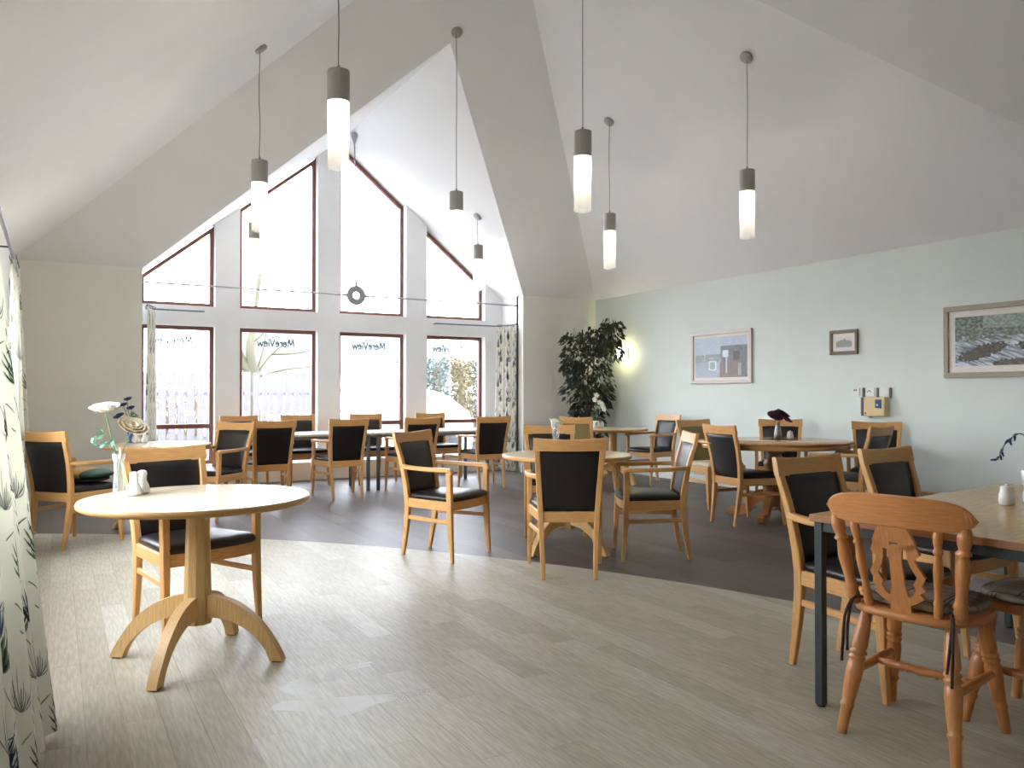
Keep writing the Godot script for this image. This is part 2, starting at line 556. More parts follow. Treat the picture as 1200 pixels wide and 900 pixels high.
func build_shell() -> void:
	var up := Vector3(0, 0.14, 0)
	var A := V(APEX.x, APEX.y, APEX.z)
	var cFL := V(UL, VF, EAVE); var cFR := V(UR, VF, EAVE)
	# behind: the left slope runs on over the back of the room, a diagonal facet closes it on the right
	var cBR := V(UR, VB, EAVE)
	var bL := V(UL, -2.6, EAVE)
	var bR := V(back_u(), -2.6, EAVE)
	var ru := ridge_u(-2.6)
	var bK := V(ru, -2.6, left_h(ru))
	var ce := structure("ceiling")
	slab(ce, "slope", M.ceil, [bL, cFL, A, bK], up)
	slab(ce, "slope", M.ceil, [cFR, cBR, A], up)
	slab(ce, "slope", M.ceil, [cBR, bR, bK, A], up)
	# the slope above the bay, cut by the bay's two valleys
	var sl := (APEX.z - EAVE) / (VF - APEX.y)
	var va := VF - (RIDGE - EAVE) / sl
	var K := V(UC, va, RIDGE)
	slab(ce, "slope", M.ceil, [cFL, V(BL, VF, EAVE), K, A], up)
	slab(ce, "slope", M.ceil, [V(BR, VF, EAVE), cFR, A, K], up)
	# bay slopes
	slab(ce, "bay_slope", M.gable, [V(BL, VF, EAVE), V(BL, VW + 0.25, EAVE), V(UC, VW + 0.25, RIDGE), K], up)
	slab(ce, "bay_slope", M.gable, [V(BR, VW + 0.25, EAVE), V(BR, VF, EAVE), K, V(UC, VW + 0.25, RIDGE)], up)
	# walls
	var w := structure("wall_front")
	var s := st_new()
	wall_poly(s, [Vector2(UL - 0.2, 0), Vector2(BL, 0), Vector2(BL, EAVE + 0.1), Vector2(UL - 0.2, EAVE + 0.1)], V(0, VF + 0.1, 0), Vector3.RIGHT, 0.2)
	done(s, "pier", M.cream_wall, w)
	s = st_new()
	wall_poly(s, [Vector2(BR, 0), Vector2(UR + 0.2, 0), Vector2(UR + 0.2, EAVE + 0.1), Vector2(BR, EAVE + 0.1)], V(0, VF + 0.1, 0), Vector3.RIGHT, 0.2)
	done(s, "pier", M.cream_wall, w)
	for q in [[BL - 0.1, "return_wall"], [BR + 0.1, "return_wall"]]:
		s = st_new()
		box(s, V(q[0], (VF + VW) / 2.0 + 0.2, EAVE / 2.0 + 0.05), Vector3(0.2, EAVE + 0.1, VW - VF + 0.1), 0.001)
		done(s, q[1], M.gable, w)
	w = structure("wall_right")
	s = st_new()
	box(s, V(UR + 0.1, (VB + 10.7) / 2, EAVE / 2.0 + 0.05), Vector3(0.2, EAVE + 0.1, 10.7 - VB), 0.001)
	done(s, "plaster", M.mint_wall, w)
	w = structure("wall_corner")
	s = st_new()
	var e0 := V(UR, VB, 0)
	var e1 := V(back_u(), -2.6, 0)
	var dd := (e1 - e0).normalized()
	var out := Vector3(-dd.z, 0, dd.x)
	if out.x < 0.0: out = -out
	extrude(s, PackedVector2Array([Vector2(-0.1, 0), Vector2(e0.distance_to(e1) + 0.1, 0), Vector2(e0.distance_to(e1) + 0.1, EAVE + 0.1), Vector2(-0.1, EAVE + 0.1)]), e0 + out * 0.1, dd, Vector3.UP, 0.2)
	done(s, "plaster", M.cream_wall, w)
	w = structure("wall_back")
	s = st_new()
	wall_poly(s, [Vector2(UL - 0.2, 0), Vector2(back_u() + 0.2, 0), Vector2(back_u() + 0.2, EAVE + 0.05), Vector2(ru, left_h(ru) + 0.1), Vector2(UL - 0.2, EAVE + 0.05)], V(0, -2.7, 0), Vector3.RIGHT, 0.2)
	done(s, "plaster", M.cream_wall, w)
	# left wall with its window opening
	w = structure("wall_left")
	for r in [[-2.8, 2.4, 0.0, 2.81], [7.2, 10.6, 0.0, 2.81], [2.4, 7.2, 0.0, 0.82], [2.4, 7.2, 2.16, 2.81]]:
		s = st_new()
		box(s, V(UL - 0.1, (r[0] + r[1]) / 2, (r[2] + r[3]) / 2), Vector3(0.2, r[3] - r[2], r[1] - r[0]), 0.0005)
		done(s, "plaster", M.cream_wall, w)
	# gable wall: posts, apron walls and transoms round the openings
	w = structure("wall_gable")
	var cols := [[0.80, 0.93], [1.83, 2.15], [3.21, 3.53], [4.55, 4.89], [5.89, 6.30]]
	for c in cols:
		s = st_new()
		var poly := [Vector2(c[0], 0), Vector2(c[1], 0), Vector2(c[1], bay_h(c[1]) + 0.1)]
		if c[0] < UC and c[1] > UC: poly.append(Vector2(UC, RIDGE + 0.1))
		poly.append(Vector2(c[0], bay_h(c[0]) + 0.1))
		wall_poly(s, poly, V(0, VW + 0.11, 0), Vector3.RIGHT, 0.22)
		done(s, "post", M.gable, w)
	for k in 4:
		var a: float = cols[k][1]; var b: float = cols[k + 1][0]
		for r in [[0.0, 0.27], [2.10, 2.36]]:
			s = st_new()
			box(s, V((a + b) / 2, VW + 0.11, (r[0] + r[1]) / 2), Vector3(b - a + 0.002, r[1] - r[0], 0.22), 0.0005)
			done(s, "apron" if r[0] == 0.0 else "transom", M.gable, w)
	# skirtings and the low heating case under the windows
	var t := structure("baseboard_right")
	s = st_new(); box(s, V(UR - 0.008, (VB + VF) / 2, 0.05), Vector3(0.016, 0.1, VF - VB - 0.04), 0.004); done(s, "board", M.trim, t)
	t = structure("baseboard_front")
	for r in [[UL, BL], [BR, UR - 0.02]]:
		s = st_new(); box(s, V((r[0] + r[1]) / 2, VF - 0.008, 0.06), Vector3(r[1] - r[0], 0.12, 0.016), 0.004); done(s, "board", M.trim, t)
	for q in [BL + 0.008, BR - 0.008]:
		s = st_new(); box(s, V(q, (VF + VW) / 2 - 0.05, 0.06), Vector3(0.016, 0.12, VW - VF - 0.1), 0.004); done(s, "board", M.trim, t)
	t = structure("baseboard_left")
	for r in [[-2.5, 10.4]]:
		s = st_new(); box(s, V(UL + 0.008, (r[0] + r[1]) / 2, 0.05), Vector3(0.016, 0.1, r[1] - r[0]), 0.004); done(s, "board", M.trim, t)
	var hc := thing("heating_case", "low white boxed heating case running along the floor under the gable windows", "heater", V(UC, VW - 0.05, 0))
	s = st_new(); box(s, Vector3(0, 0.12, 0), Vector3(BR - BL - 0.04, 0.24, 0.085), 0.004); done(s, "case", M.trim, hc)
	s = st_new(); box(s, Vector3(0, 0.247, 0.004), Vector3(BR - BL - 0.04, 0.014, 0.095), 0.004); done(s, "top_board", M.trim, hc)

func build_floor() -> void:
	# arc that parts the pale boards from the dark ones
	var C := Vector2(-4.49, 0.53)
	var R := 8.64
	var arc := PackedVector2Array()
	for k in 61:
		var a := lerpf(-0.42, 1.10, k / 60.0)
		arc.append(C + Vector2(cos(a), sin(a)) * R)
	# u, v polygons
	var light := PackedVector2Array([Vector2(UL, -2.6)])
	var dark := PackedVector2Array()
	var inside := PackedVector2Array()
	for p in arc:
		if p.y > -2.6 and p.x > UL: inside.append(p)
	var a0 := Vector2(C.x + sqrt(R * R - (-2.6 - C.y) ** 2), -2.6)
	var a1 := Vector2(UL, C.y + sqrt(R * R - (UL - C.x) ** 2))
	light.append(a0); light.append_array(inside); light.append(a1)
	dark.append(a0); dark.append_array(inside); dark.append(a1)
	dark.append_array(PackedVector2Array([Vector2(UL, VF), Vector2(BL, VF), Vector2(BL, VW), Vector2(BR, VW), Vector2(BR, VF), Vector2(UR, VF), Vector2(UR, VB), Vector2(back_u(), -2.6)]))
	for which in 2:
		var f := structure("floor" if which == 0 else "floor_001")
		var region := light if which == 0 else dark
		var s := st_new()
		extrude(s, region, Vector3(0, -0.054, 0), Vector3.RIGHT, Vector3.FORWARD, 0.1)
		done(s, "screed", M.floor_base if which == 0 else M.floor_base_dark, f)
		var pw := 0.125 if which == 0 else 0.19
		var pl := 0.92 if which == 0 else 1.3
		rng.seed = 40 + which
		var full := {}
		var mats: Array = M.light_planks if which == 0 else M.dark_planks
		var rest := st_new()
		var v_from := 0.9 if which == 0 else 0.6
		var i := 0
		var u := UL
		while u < maxf(UR, back_u()):
			var off := rng.randf() * pl
			var v := -2.6 - off
			while v < VW:
				var r := PackedVector2Array([Vector2(u + 0.0004, v + 0.0004), Vector2(u + pw - 0.0004, v + 0.0004), Vector2(u + pw - 0.0004, v + pl - 0.0004), Vector2(u + 0.0004, v + pl - 0.0004)])
				var k := rng.randi() % 6
				for piece in Geometry2D.intersect_polygons(r, region):
					if piece.size() < 3: continue
					if v + pl < v_from or u > 4.0 + v * 0.9 + 2.5:
						extrude(rest, piece, Vector3(0, -0.002, 0), Vector3.RIGHT, Vector3.FORWARD, 0.004)
						continue
					var sp := st_new()
					extrude(sp, piece, Vector3(0, -0.002, 0), Vector3.RIGHT, Vector3.FORWARD, 0.004)
					done(sp, "plank", mats[k], f)
					i += 1
				v += pl
			u += pw
		var rm := done(rest, "planking", mats[0], f)
		rm.set_meta("kind", "stuff")
		print("planks ", which, " ", i)

# ---------------------------------------------------------------- windows
const GLYPHS := {
	"M": [1.0, [[Vector2(0, 0), Vector2(0.1, 1), Vector2(0.4, 0.25), Vector2(0.7, 1), Vector2(0.8, 0)]]],
	"e": [0.6, [[Vector2(0.05, 0.35), Vector2(0.45, 0.35), Vector2(0.42, 0.58), Vector2(0.2, 0.64), Vector2(0.03, 0.4), Vector2(0.08, 0.08), Vector2(0.3, 0.0), Vector2(0.45, 0.1)]]],
	"r": [0.45, [[Vector2(0.05, 0), Vector2(0.05, 0.62)], [Vector2(0.05, 0.4), Vector2(0.18, 0.6), Vector2(0.34, 0.6)]]],
	"V": [0.75, [[Vector2(0, 1), Vector2(0.33, 0), Vector2(0.66, 1)]]],
	"i": [0.25, [[Vector2(0.05, 0), Vector2(0.05, 0.6)], [Vector2(0.05, 0.82), Vector2(0.05, 0.9)]]],
	"w": [0.9, [[Vector2(0, 0.62), Vector2(0.18, 0), Vector2(0.38, 0.55), Vector2(0.58, 0), Vector2(0.76, 0.62)]]]}

func window(n: int, poly: Array, letters_u := -1.0) -> void:
	var w := structure("window_%d" % n)
	var outer := PackedVector2Array(poly)
	var inner: PackedVector2Array = Geometry2D.offset_polygon(outer, -0.05)[0]
	# frame: ring of mitred bars, one quad-section per side
	var vz := VW + 0.15
	var s := st_new()
	var np := outer.size()
	for i in np:
		var a := outer[i]; var b := outer[(i + 1) % np]
		# match inner points by nearness
		var ia := inner[0]; var ib := inner[0]
		for p in inner:
			if p.distance_to(a) < ia.distance_to(a): ia = p
			if p.distance_to(b) < ib.distance_to(b): ib = p
		var seg := PackedVector2Array([a, b, ib, ia])
		extrude(s, seg, V(0, vz, 0), Vector3.RIGHT, Vector3.UP, 0.07)
	done(s, "frame", M.mahogany, w)
	s = st_new()
	extrude(s, inner, V(0, vz + 0.005, 0), Vector3.RIGHT, Vector3.UP, 0.006)
	done(s, "pane", M.pane, w)
	if letters_u > 0.0:
		s = st_new()
		box(s, V((outer[0].x + outer[1].x) / 2, vz, 0.775), Vector3(outer[1].x - outer[0].x - 0.088, 0.06, 0.068), 0.003)
		done(s, "transom_bar", M.mahogany, w)
		# mirrored name, read from outside: strokes of each letter on a unit-high grid
		s = st_new()
		var pen := 0.0
		for ch in "MereView":
			for ln in GLYPHS[ch][1]:
				for k in ln.size() - 1:
					var g0: Vector2 = ln[k]; var g1: Vector2 = ln[k + 1]
					var p0 := Vector2(letters_u + 0.235 - (pen + g0.x) * 0.1, 1.865 + g0.y * 0.1)
					var p1 := Vector2(letters_u + 0.235 - (pen + g1.x) * 0.1, 1.865 + g1.y * 0.1)
					var dir := (p1 - p0).normalized()
					var nn := Vector2(-dir.y, dir.x) * 0.009
					p0 -= dir * 0.005; p1 += dir * 0.005
					extrude(s, PackedVector2Array([p0 - nn, p1 - nn, p1 + nn, p0 + nn]), V(0, vz + 0.012, 0), Vector3.RIGHT, Vector3.UP, 0.001)
			pen += GLYPHS[ch][0]
		done(s, "lettering", M.letter, w)
		# the small sprig drawn over the name
		s = st_new()
		for q in [-0.06, -0.03, 0.0, 0.03, 0.06]:
			var c0 := Vector2(letters_u + q, 1.985 + 0.02 * (1.0 - absf(q) / 0.06))
			extrude(s, PackedVector2Array([c0 + Vector2(-0.016, -0.006), c0 + Vector2(0.0, -0.012), c0 + Vector2(0.016, 0.008), c0 + Vector2(0.0, 0.012)]), V(0, vz + 0.012, 0), Vector3.RIGHT, Vector3.UP, 0.001)
		done(s, "emblem", M.letter, w)

func build_windows() -> void:
	var cols := [[0.93, 1.83], [2.15, 3.21], [3.53, 4.55], [4.89, 5.89]]
	var lu := [1.33, 2.68, 4.04, 5.33]
	for k in 4:
		var a: float = cols[k][0]; var b: float = cols[k][1]
		window(k + 1, [Vector2(a, 0.27), Vector2(b, 0.27), Vector2(b, 2.10), Vector2(a, 2.10)], lu[k])
	for k in 4:
		var a: float = cols[k][0]; var b: float = cols[k][1]
		var e := 0.015
		var poly := [Vector2(a, 2.36), Vector2(b, 2.36), Vector2(b, bay_h(b) - e)]
		if a < UC and b > UC: poly.append(Vector2(UC, RIDGE - e))
		poly.append(Vector2(a, bay_h(a) - e))
		window(k + 5, poly)
	# window of the left wall, behind the drawn-back curtains
	var w := structure("window_9")
	var s := st_new()
	for r in [[2.4, 7.2, 0.80, 0.90], [2.4, 7.2, 2.09, 2.16]]:
		box(s, V(UL - 0.13, (r[0] + r[1]) / 2, (r[2] + r[3]) / 2), Vector3(0.06, r[3] - r[2], r[1] - r[0]), 0.002)
	for v in [2.43, 3.615, 4.8, 5.985, 7.17]:
		box(s, V(UL - 0.13, v, 1.495), Vector3(0.06, 1.19, 0.06), 0.002)
	done(s, "frame", M.mahogany, w)
	for v in [3.0225, 4.2075, 5.3925, 6.5775]:
		s = st_new(); box(s, V(UL - 0.13, v, 1.495), Vector3(0.006, 1.19, 1.125), 0.0005)
		done(s, "pane", M.pane, w)
	# steel tie rod with its ring and hanger
	var t := thing("tie_rod", "thin steel tie rod with a round ring and hanger crossing the gable window bay", "tie rod", V(3.61, 10.62, 2.57))
	s = st_new(true)
	tube(s, [Vector3(BL - 3.61, 0.0, 0), Vector3(-0.10, 0, 0)], [0.011], 10); done(s, "rod", M.tie_steel, t)
	s = st_new(true)
	tube(s, [Vector3(0.10, 0, 0), Vector3(BR - 3.61, 0.0, 0)], [0.011], 10); done(s, "rod", M.tie_steel, t)
	s = st_new(true)
	tube(s, [Vector3(0, 0.10, 0), Vector3(-0.03, bay_h(3.58) - 2.60, 0)], [0.009], 8); done(s, "hanger", M.tie_steel, t)
	s = st_new(true)
	var ring := []
	for k in 33:
		var a2 := TAU * k / 32.0
		ring.append([Vector3(cos(a2), sin(a2), 0), Vector3(0, 0, 1)])
	var rings := []
	for k in 33:
		rings.append(rect_ring(ring[k][0] * 0.092, ring[k][0], ring[k][1], 0.085, 0.03, 0.006))
	loft(s, rings, false, false)
	done(s, "ring", M.tie_steel, t)
	for q in [[Vector3(-0.10, 0, 0), Vector3(-0.20, 0, 0)], [Vector3(0.10, 0, 0), Vector3(0.20, 0, 0)], [Vector3(0, 0.10, 0), Vector3(0, 0.2, 0)]]:
		s = st_new(true); tube(s, [q[0], q[1]], [0.026, 0.011], 10); done(s, "socket", M.tie_steel, t)
	s = st_new(true); tube(s, [Vector3(-0.03, bay_h(3.58) - 2.72, 0), Vector3(-0.03, bay_h(3.58) - 2.61, 0), Vector3(-0.03, bay_h(3.58) - 2.575, 0)], [0.012, 0.05, 0.055], 10); done(s, "ceiling_cone", M.tie_steel, t)

# ---------------------------------------------------------------- outside
func leaf_cloud(s: SurfaceTool, n: int, place: Callable, size: float) -> void:
	for k in n:
		var p: Vector3 = place.call()
		var d := Vector3(rng.randf_range(-1, 1), rng.randf_range(-0.6, 1), rng.randf_range(-1, 1)).normalized()
		var e := d.cross(Vector3(rng.randf_range(-1, 1), rng.randf_range(-1, 1), rng.randf_range(-1, 1))).normalized()
		var l := size * rng.randf_range(0.7, 1.3)
		quad(s, p, p + d * l * 0.5 + e * l * 0.22, p + d * l, p + d * l * 0.5 - e * l * 0.22)

func build_outside() -> void:
	var s := st_new()
	box(s, V(4.0, 24.0, -0.2), Vector3(70, 0.1, 52), 0.001)
	var g := done(s, "ground", M.paving, self)
	g.set_meta("kind", "structure")
	s = st_new()
	box(s, V(-13.2, 0.0, -0.2), Vector3(24, 0.1, 40), 0.001)
	var g2 := done(s, "ground", M.paving, self)
	g2.set_meta("kind", "structure")
	# timber fence
	var f := thing("timber_fence", "pale weathered close-board timber fence outside the gable windows", "fence", V(1.0, 18.0, -0.15))
	rng.seed = 7
	var u := 0.0
	var bm := []
	for k in 5:
		s = st_new(); box(s, Vector3(0, 0.9, 0), Vector3([0.12, 0.14, 0.13, 0.15, 0.125][k], 1.8, 0.02), 0.004)
		s.generate_normals(); bm.append([s.commit(), [0.12, 0.14, 0.13, 0.15, 0.125][k]])
	while u < 4.25:
		var k2 := rng.randi() % 5
		var wd: float = bm[k2][1]
		put(bm[k2][0], "board", M.fence, f, Vector3(u + wd / 2, rng.randf_range(-0.03, 0.03), rng.randf_range(-0.008, 0.008)))
		u += wd + (0.02 if rng.randf() < 0.4 else 0.055)
	for h in [0.4, 1.35]:
		s = st_new(); box(s, Vector3(2.15, h, -0.04), Vector3(4.3, 0.09, 0.04), 0.004); done(s, "rail", M.fence, f)
	for x in [0.05, 2.1, 4.2]:
		s = st_new(); box(s, Vector3(x, 0.9, -0.09), Vector3(0.1, 1.8, 0.1), 0.004); done(s, "post", M.fence, f)
	# bare tree behind the fence
	var t := thing("bare_tree", "bare forked tree with pale mossy branches standing behind the timber fence", "tree", V(4.05, 19.2, -0.15))
	s = st_new(true)
	tube(s, bez([Vector3(0.05, 0, 0), Vector3(0.0, 1.0, 0), Vector3(0.0, 1.85, 0)], 4), [0.17, 0.16, 0.15, 0.15, 0.14], 8); done(s, "trunk", M.tree_bark, t)
	for b in [[Vector3(0, 1.75, 0), Vector3(-0.28, 2.15, 0), Vector3(-0.42, 2.7, 0.1), Vector3(-0.4, 4.4, 0)], [Vector3(0, 1.8, 0), Vector3(-0.12, 2.4, 0.1), Vector3(-0.02, 3.0, 0), Vector3(0.1, 4.2, 0.1)]]:
		s = st_new(true); tube(s, bez(b, 5), [0.13, 0.12, 0.12, 0.11, 0.11, 0.1, 0.1, 0.09, 0.08, 0.07, 0.06, 0.05], 7); done(s, "bough", M.tree_bark, t)
	for b in [[Vector3(0.05, 1.8, 0), Vector3(0.4, 2.3, 0), Vector3(0.9, 2.7, 0.2)], [Vector3(0.03, 1.8, 0), Vector3(0.2, 2.4, 0), Vector3(0.28, 2.9, 0)], [Vector3(0.1, 1.75, 0), Vector3(0.8, 1.95, 0), Vector3(2.2, 2.05, 0.1)], [Vector3(-0.05, 1.85, 0), Vector3(-0.6, 2.0, 0), Vector3(-1.5, 1.95, 0)], [Vector3(0.4, 2.3, 0), Vector3(1.1, 2.35, 0), Vector3(1.9, 2.6, 0)], [Vector3(-0.4, 2.6, 0), Vector3(-0.9, 3.1, 0), Vector3(-1.5, 3.3, 0)], [Vector3(-0.1, 2.5, 0), Vector3(0.3, 2.9, 0), Vector3(0.6, 3.5, 0)]]:
		s = st_new(true); tube(s, bez(b, 4), [0.035, 0.032, 0.03, 0.026, 0.022, 0.018, 0.015, 0.012, 0.008], 5); done(s, "branch", M.tree_bark, t)
	# scrub on the bank behind the fence
	rng.seed = 19
	var bk := thing("dry_scrub", "tangle of dry straw-coloured scrub growing over the fence top", "scrub", V(1.9, 20.6, -0.15))
	s = st_new()
	for k in 260:
		var p := Vector3(rng.randf_range(-1.2, 2.1), 0.0, rng.randf_range(-0.5, 0.5))
		var hgt := rng.randf_range(1.75, 2.35)
		var lean := rng.randf_range(-0.9, 0.9)
		tube(s, [p, p + Vector3(lean * 0.3, hgt * 0.7, 0), p + Vector3(lean, hgt, rng.randf_range(-0.2, 0.2))], [0.012, 0.009, 0.005], 3, false)
	var bs := done(s, "stalks", M.dry_grass, bk)
	bs.set_meta("kind", "stuff")
	# clipped hedge of columnar shrubs
	rng.seed = 23
	var hl := ["warm tan columnar hedge shrub beside the white car's tail", "cool green hedge shrub next to the warm tan shrub by the car", "narrow golden-brown hedge shrub between two cool green ones", "cool green hedge shrub at the end beyond the golden-brown one", "grey-green hedge shrub behind the curtain end of the hedge"]
	var hx := [6.95, 7.6, 8.2, 8.8, 9.5]
	var hm := [M.hedge_warm, M.hedge_cool, M.hedge_warm, M.hedge_cool, M.hedge_cool]
	for k in 5:
		var sh := thing("hedge_shrub", hl[k], "shrub", V(hx[k], 16.6 + 0.1 * (k % 2), -0.15), 0, "hedge shrubs outside the gable window")
		s = st_new()
		var wd := 0.285 if k != 2 else 0.24
		leaf_cloud(s, 3600, func() -> Vector3:
			var a := rng.randf() * TAU
			var r := wd * sqrt(rng.randf_range(0.35, 1.0))
			return Vector3(cos(a) * r, rng.randf_range(0.02, 2.15), sin(a) * r), 0.085)
		var fo := done(s, "foliage", hm[k], sh)
		fo.set_meta("kind", "stuff")
		s = st_new(true); tube(s, [Vector3(0, 0, 0), Vector3(0, 2.0, 0)], [wd * 0.45, wd * 0.35], 8); done(s, "stem", M.bark, sh)
	build_car()
	# rendered house far behind
	var h2 := thing("white_house", "white rendered house with a low grey roof far beyond the parked car", "house", V(9.6, 30.0, -0.15), 0)
	s = st_new(); box(s, Vector3(0, 1.05, 0), Vector3(8.0, 2.1, 5.0), 0.01); done(s, "wall", M.render_wall, h2)
	s = st_new(); extrude(s, PackedVector2Array([Vector2(-2.8, 2.1), Vector2(2.8, 2.1), Vector2(0, 3.6)]), Vector3.ZERO, Vector3.BACK, Vector3.UP, 8.4); done(s, "roof", M.roof, h2)
	for x in [-2.6, -0.9, 1.4]:
		s = st_new(); box(s, Vector3(x, 1.2, 2.5), Vector3(0.9, 0.9, 0.06), 0.01)
		var wn := done(s, "window", M.trim, h2)
		s = st_new(); box(s, Vector3(x, 1.2, 2.53), Vector3(0.74, 0.74, 0.03), 0.005); done(s, "pane", M.car_glass, wn)

func build_car() -> void:
	var c := thing("white_car", "white hatchback car parked outside between the fence and the hedge", "car", V(5.35, 14.9, -0.15), 6.0)
	# side outline, x along the car, nose to the left
	var prof := [Vector2(-1.95, 0.25), Vector2(-2.0, 0.55), Vector2(-1.85, 0.78), Vector2(-1.05, 0.95), Vector2(-0.35, 1.38), Vector2(0.3, 1.48), Vector2(1.1, 1.42), Vector2(1.55, 1.2), Vector2(1.85, 0.92), Vector2(1.93, 0.55), Vector2(1.88, 0.25)]
	var sm := bez(prof, 4)
	var rings := []
	for q in [[-0.84, 0.94], [-0.80, 0.985], [-0.6, 1.0], [0.6, 1.0], [0.80, 0.985], [0.84, 0.94]]:
		var r := []
		for p in sm:
			var k: float = q[1]
			var tuck: float = 1.0 if p.y < 0.95 else 1.0 - 0.16 * (p.y - 0.95) / 0.5
			r.append(Vector3(p.x * k, 0.25 + (p.y - 0.25) * k, q[0] * tuck))
		rings.append(r)
	var s := st_new()
	loft(s, rings)
	done(s, "body", M.car_white, c)
	for z in [-1.0, 1.0]:
		for w in [[Vector2(-0.72, 0.98), Vector2(-0.28, 1.3), Vector2(0.22, 1.37), Vector2(0.22, 0.98)], [Vector2(0.3, 0.98), Vector2(0.3, 1.37), Vector2(0.95, 1.33), Vector2(1.3, 1.05), Vector2(1.25, 0.98)]]:
			s = st_new()
			extrude(s, PackedVector2Array(w), Vector3(0, 0.03 * 0, z * 0.80), Vector3.RIGHT, Vector3(0, 1, -z * 0.20).normalized(), 0.05)
			done(s, "side_window", M.car_glass, c)
	s = st_new()
	quad(s, Vector3(-1.0, 0.985, 0.66), Vector3(-1.0, 0.985, -0.66), Vector3(-0.42, 1.365, -0.6), Vector3(-0.42, 1.365, 0.6))
	done(s, "windscreen", M.car_glass, c)
	for x in [-1.3, 1.25]:
		for z in [-0.76, 0.76]:
			s = st_new(true); lathe(s, [[0.2, -0.09], [0.3, -0.09], [0.31, -0.05], [0.31, 0.05], [0.3, 0.09], [0.2, 0.09]], Vector3(x, 0.31, z), 20, Vector3(0, 0, 1)); done(s, "wheel", M.tyre, c)
	for z in [-0.7, 0.7]:
		s = st_new(); box(s, Vector3(1.78, 0.88, z), Vector3(0.14, 0.26, 0.16), 0.03); done(s, "tail_light", M.tail, c)
	s = st_new(); box(s, Vector3(-0.62, 1.0, 0.93), Vector3(0.16, 0.13, 0.2), 0.04); done(s, "mirror", M.car_white, c)

# ---------------------------------------------------------------- furniture
func rounded_outline(fw: float, bw: float, f: float, b: float, inset: float, y: float, bow := 0.02) -> Array:
	# seat outline: x right, -z forward
	var pts := []
	var cr := [Vector2(bw / 2 - inset, b - inset), Vector2(fw / 2 - inset, -f + inset), Vector2(-fw / 2 + inset, -f + inset), Vector2(-bw / 2 + inset, b - inset)]
	var rad := 0.035
	for i in 4:
		var p: Vector2 = cr[i]
		var a: Vector2 = (cr[(i + 3) % 4] - p).normalized() * rad
		var c: Vector2 = (cr[(i + 1) % 4] - p).normalized() * rad
		for k in 4:
			var t := k / 3.0
			var q := (p + a).lerp(p, t).lerp(p.lerp(p + c, t), t)
			pts.append(Vector3(q.x, y, q.y))
		if i == 1:
			for t2 in [0.25, 0.5, 0.75]:
				var q2: Vector2 = cr[1].lerp(cr[2], t2)
				pts.append(Vector3(q2.x, y, q2.y - bow * 4.0 * t2 * (1.0 - t2)))
	return pts

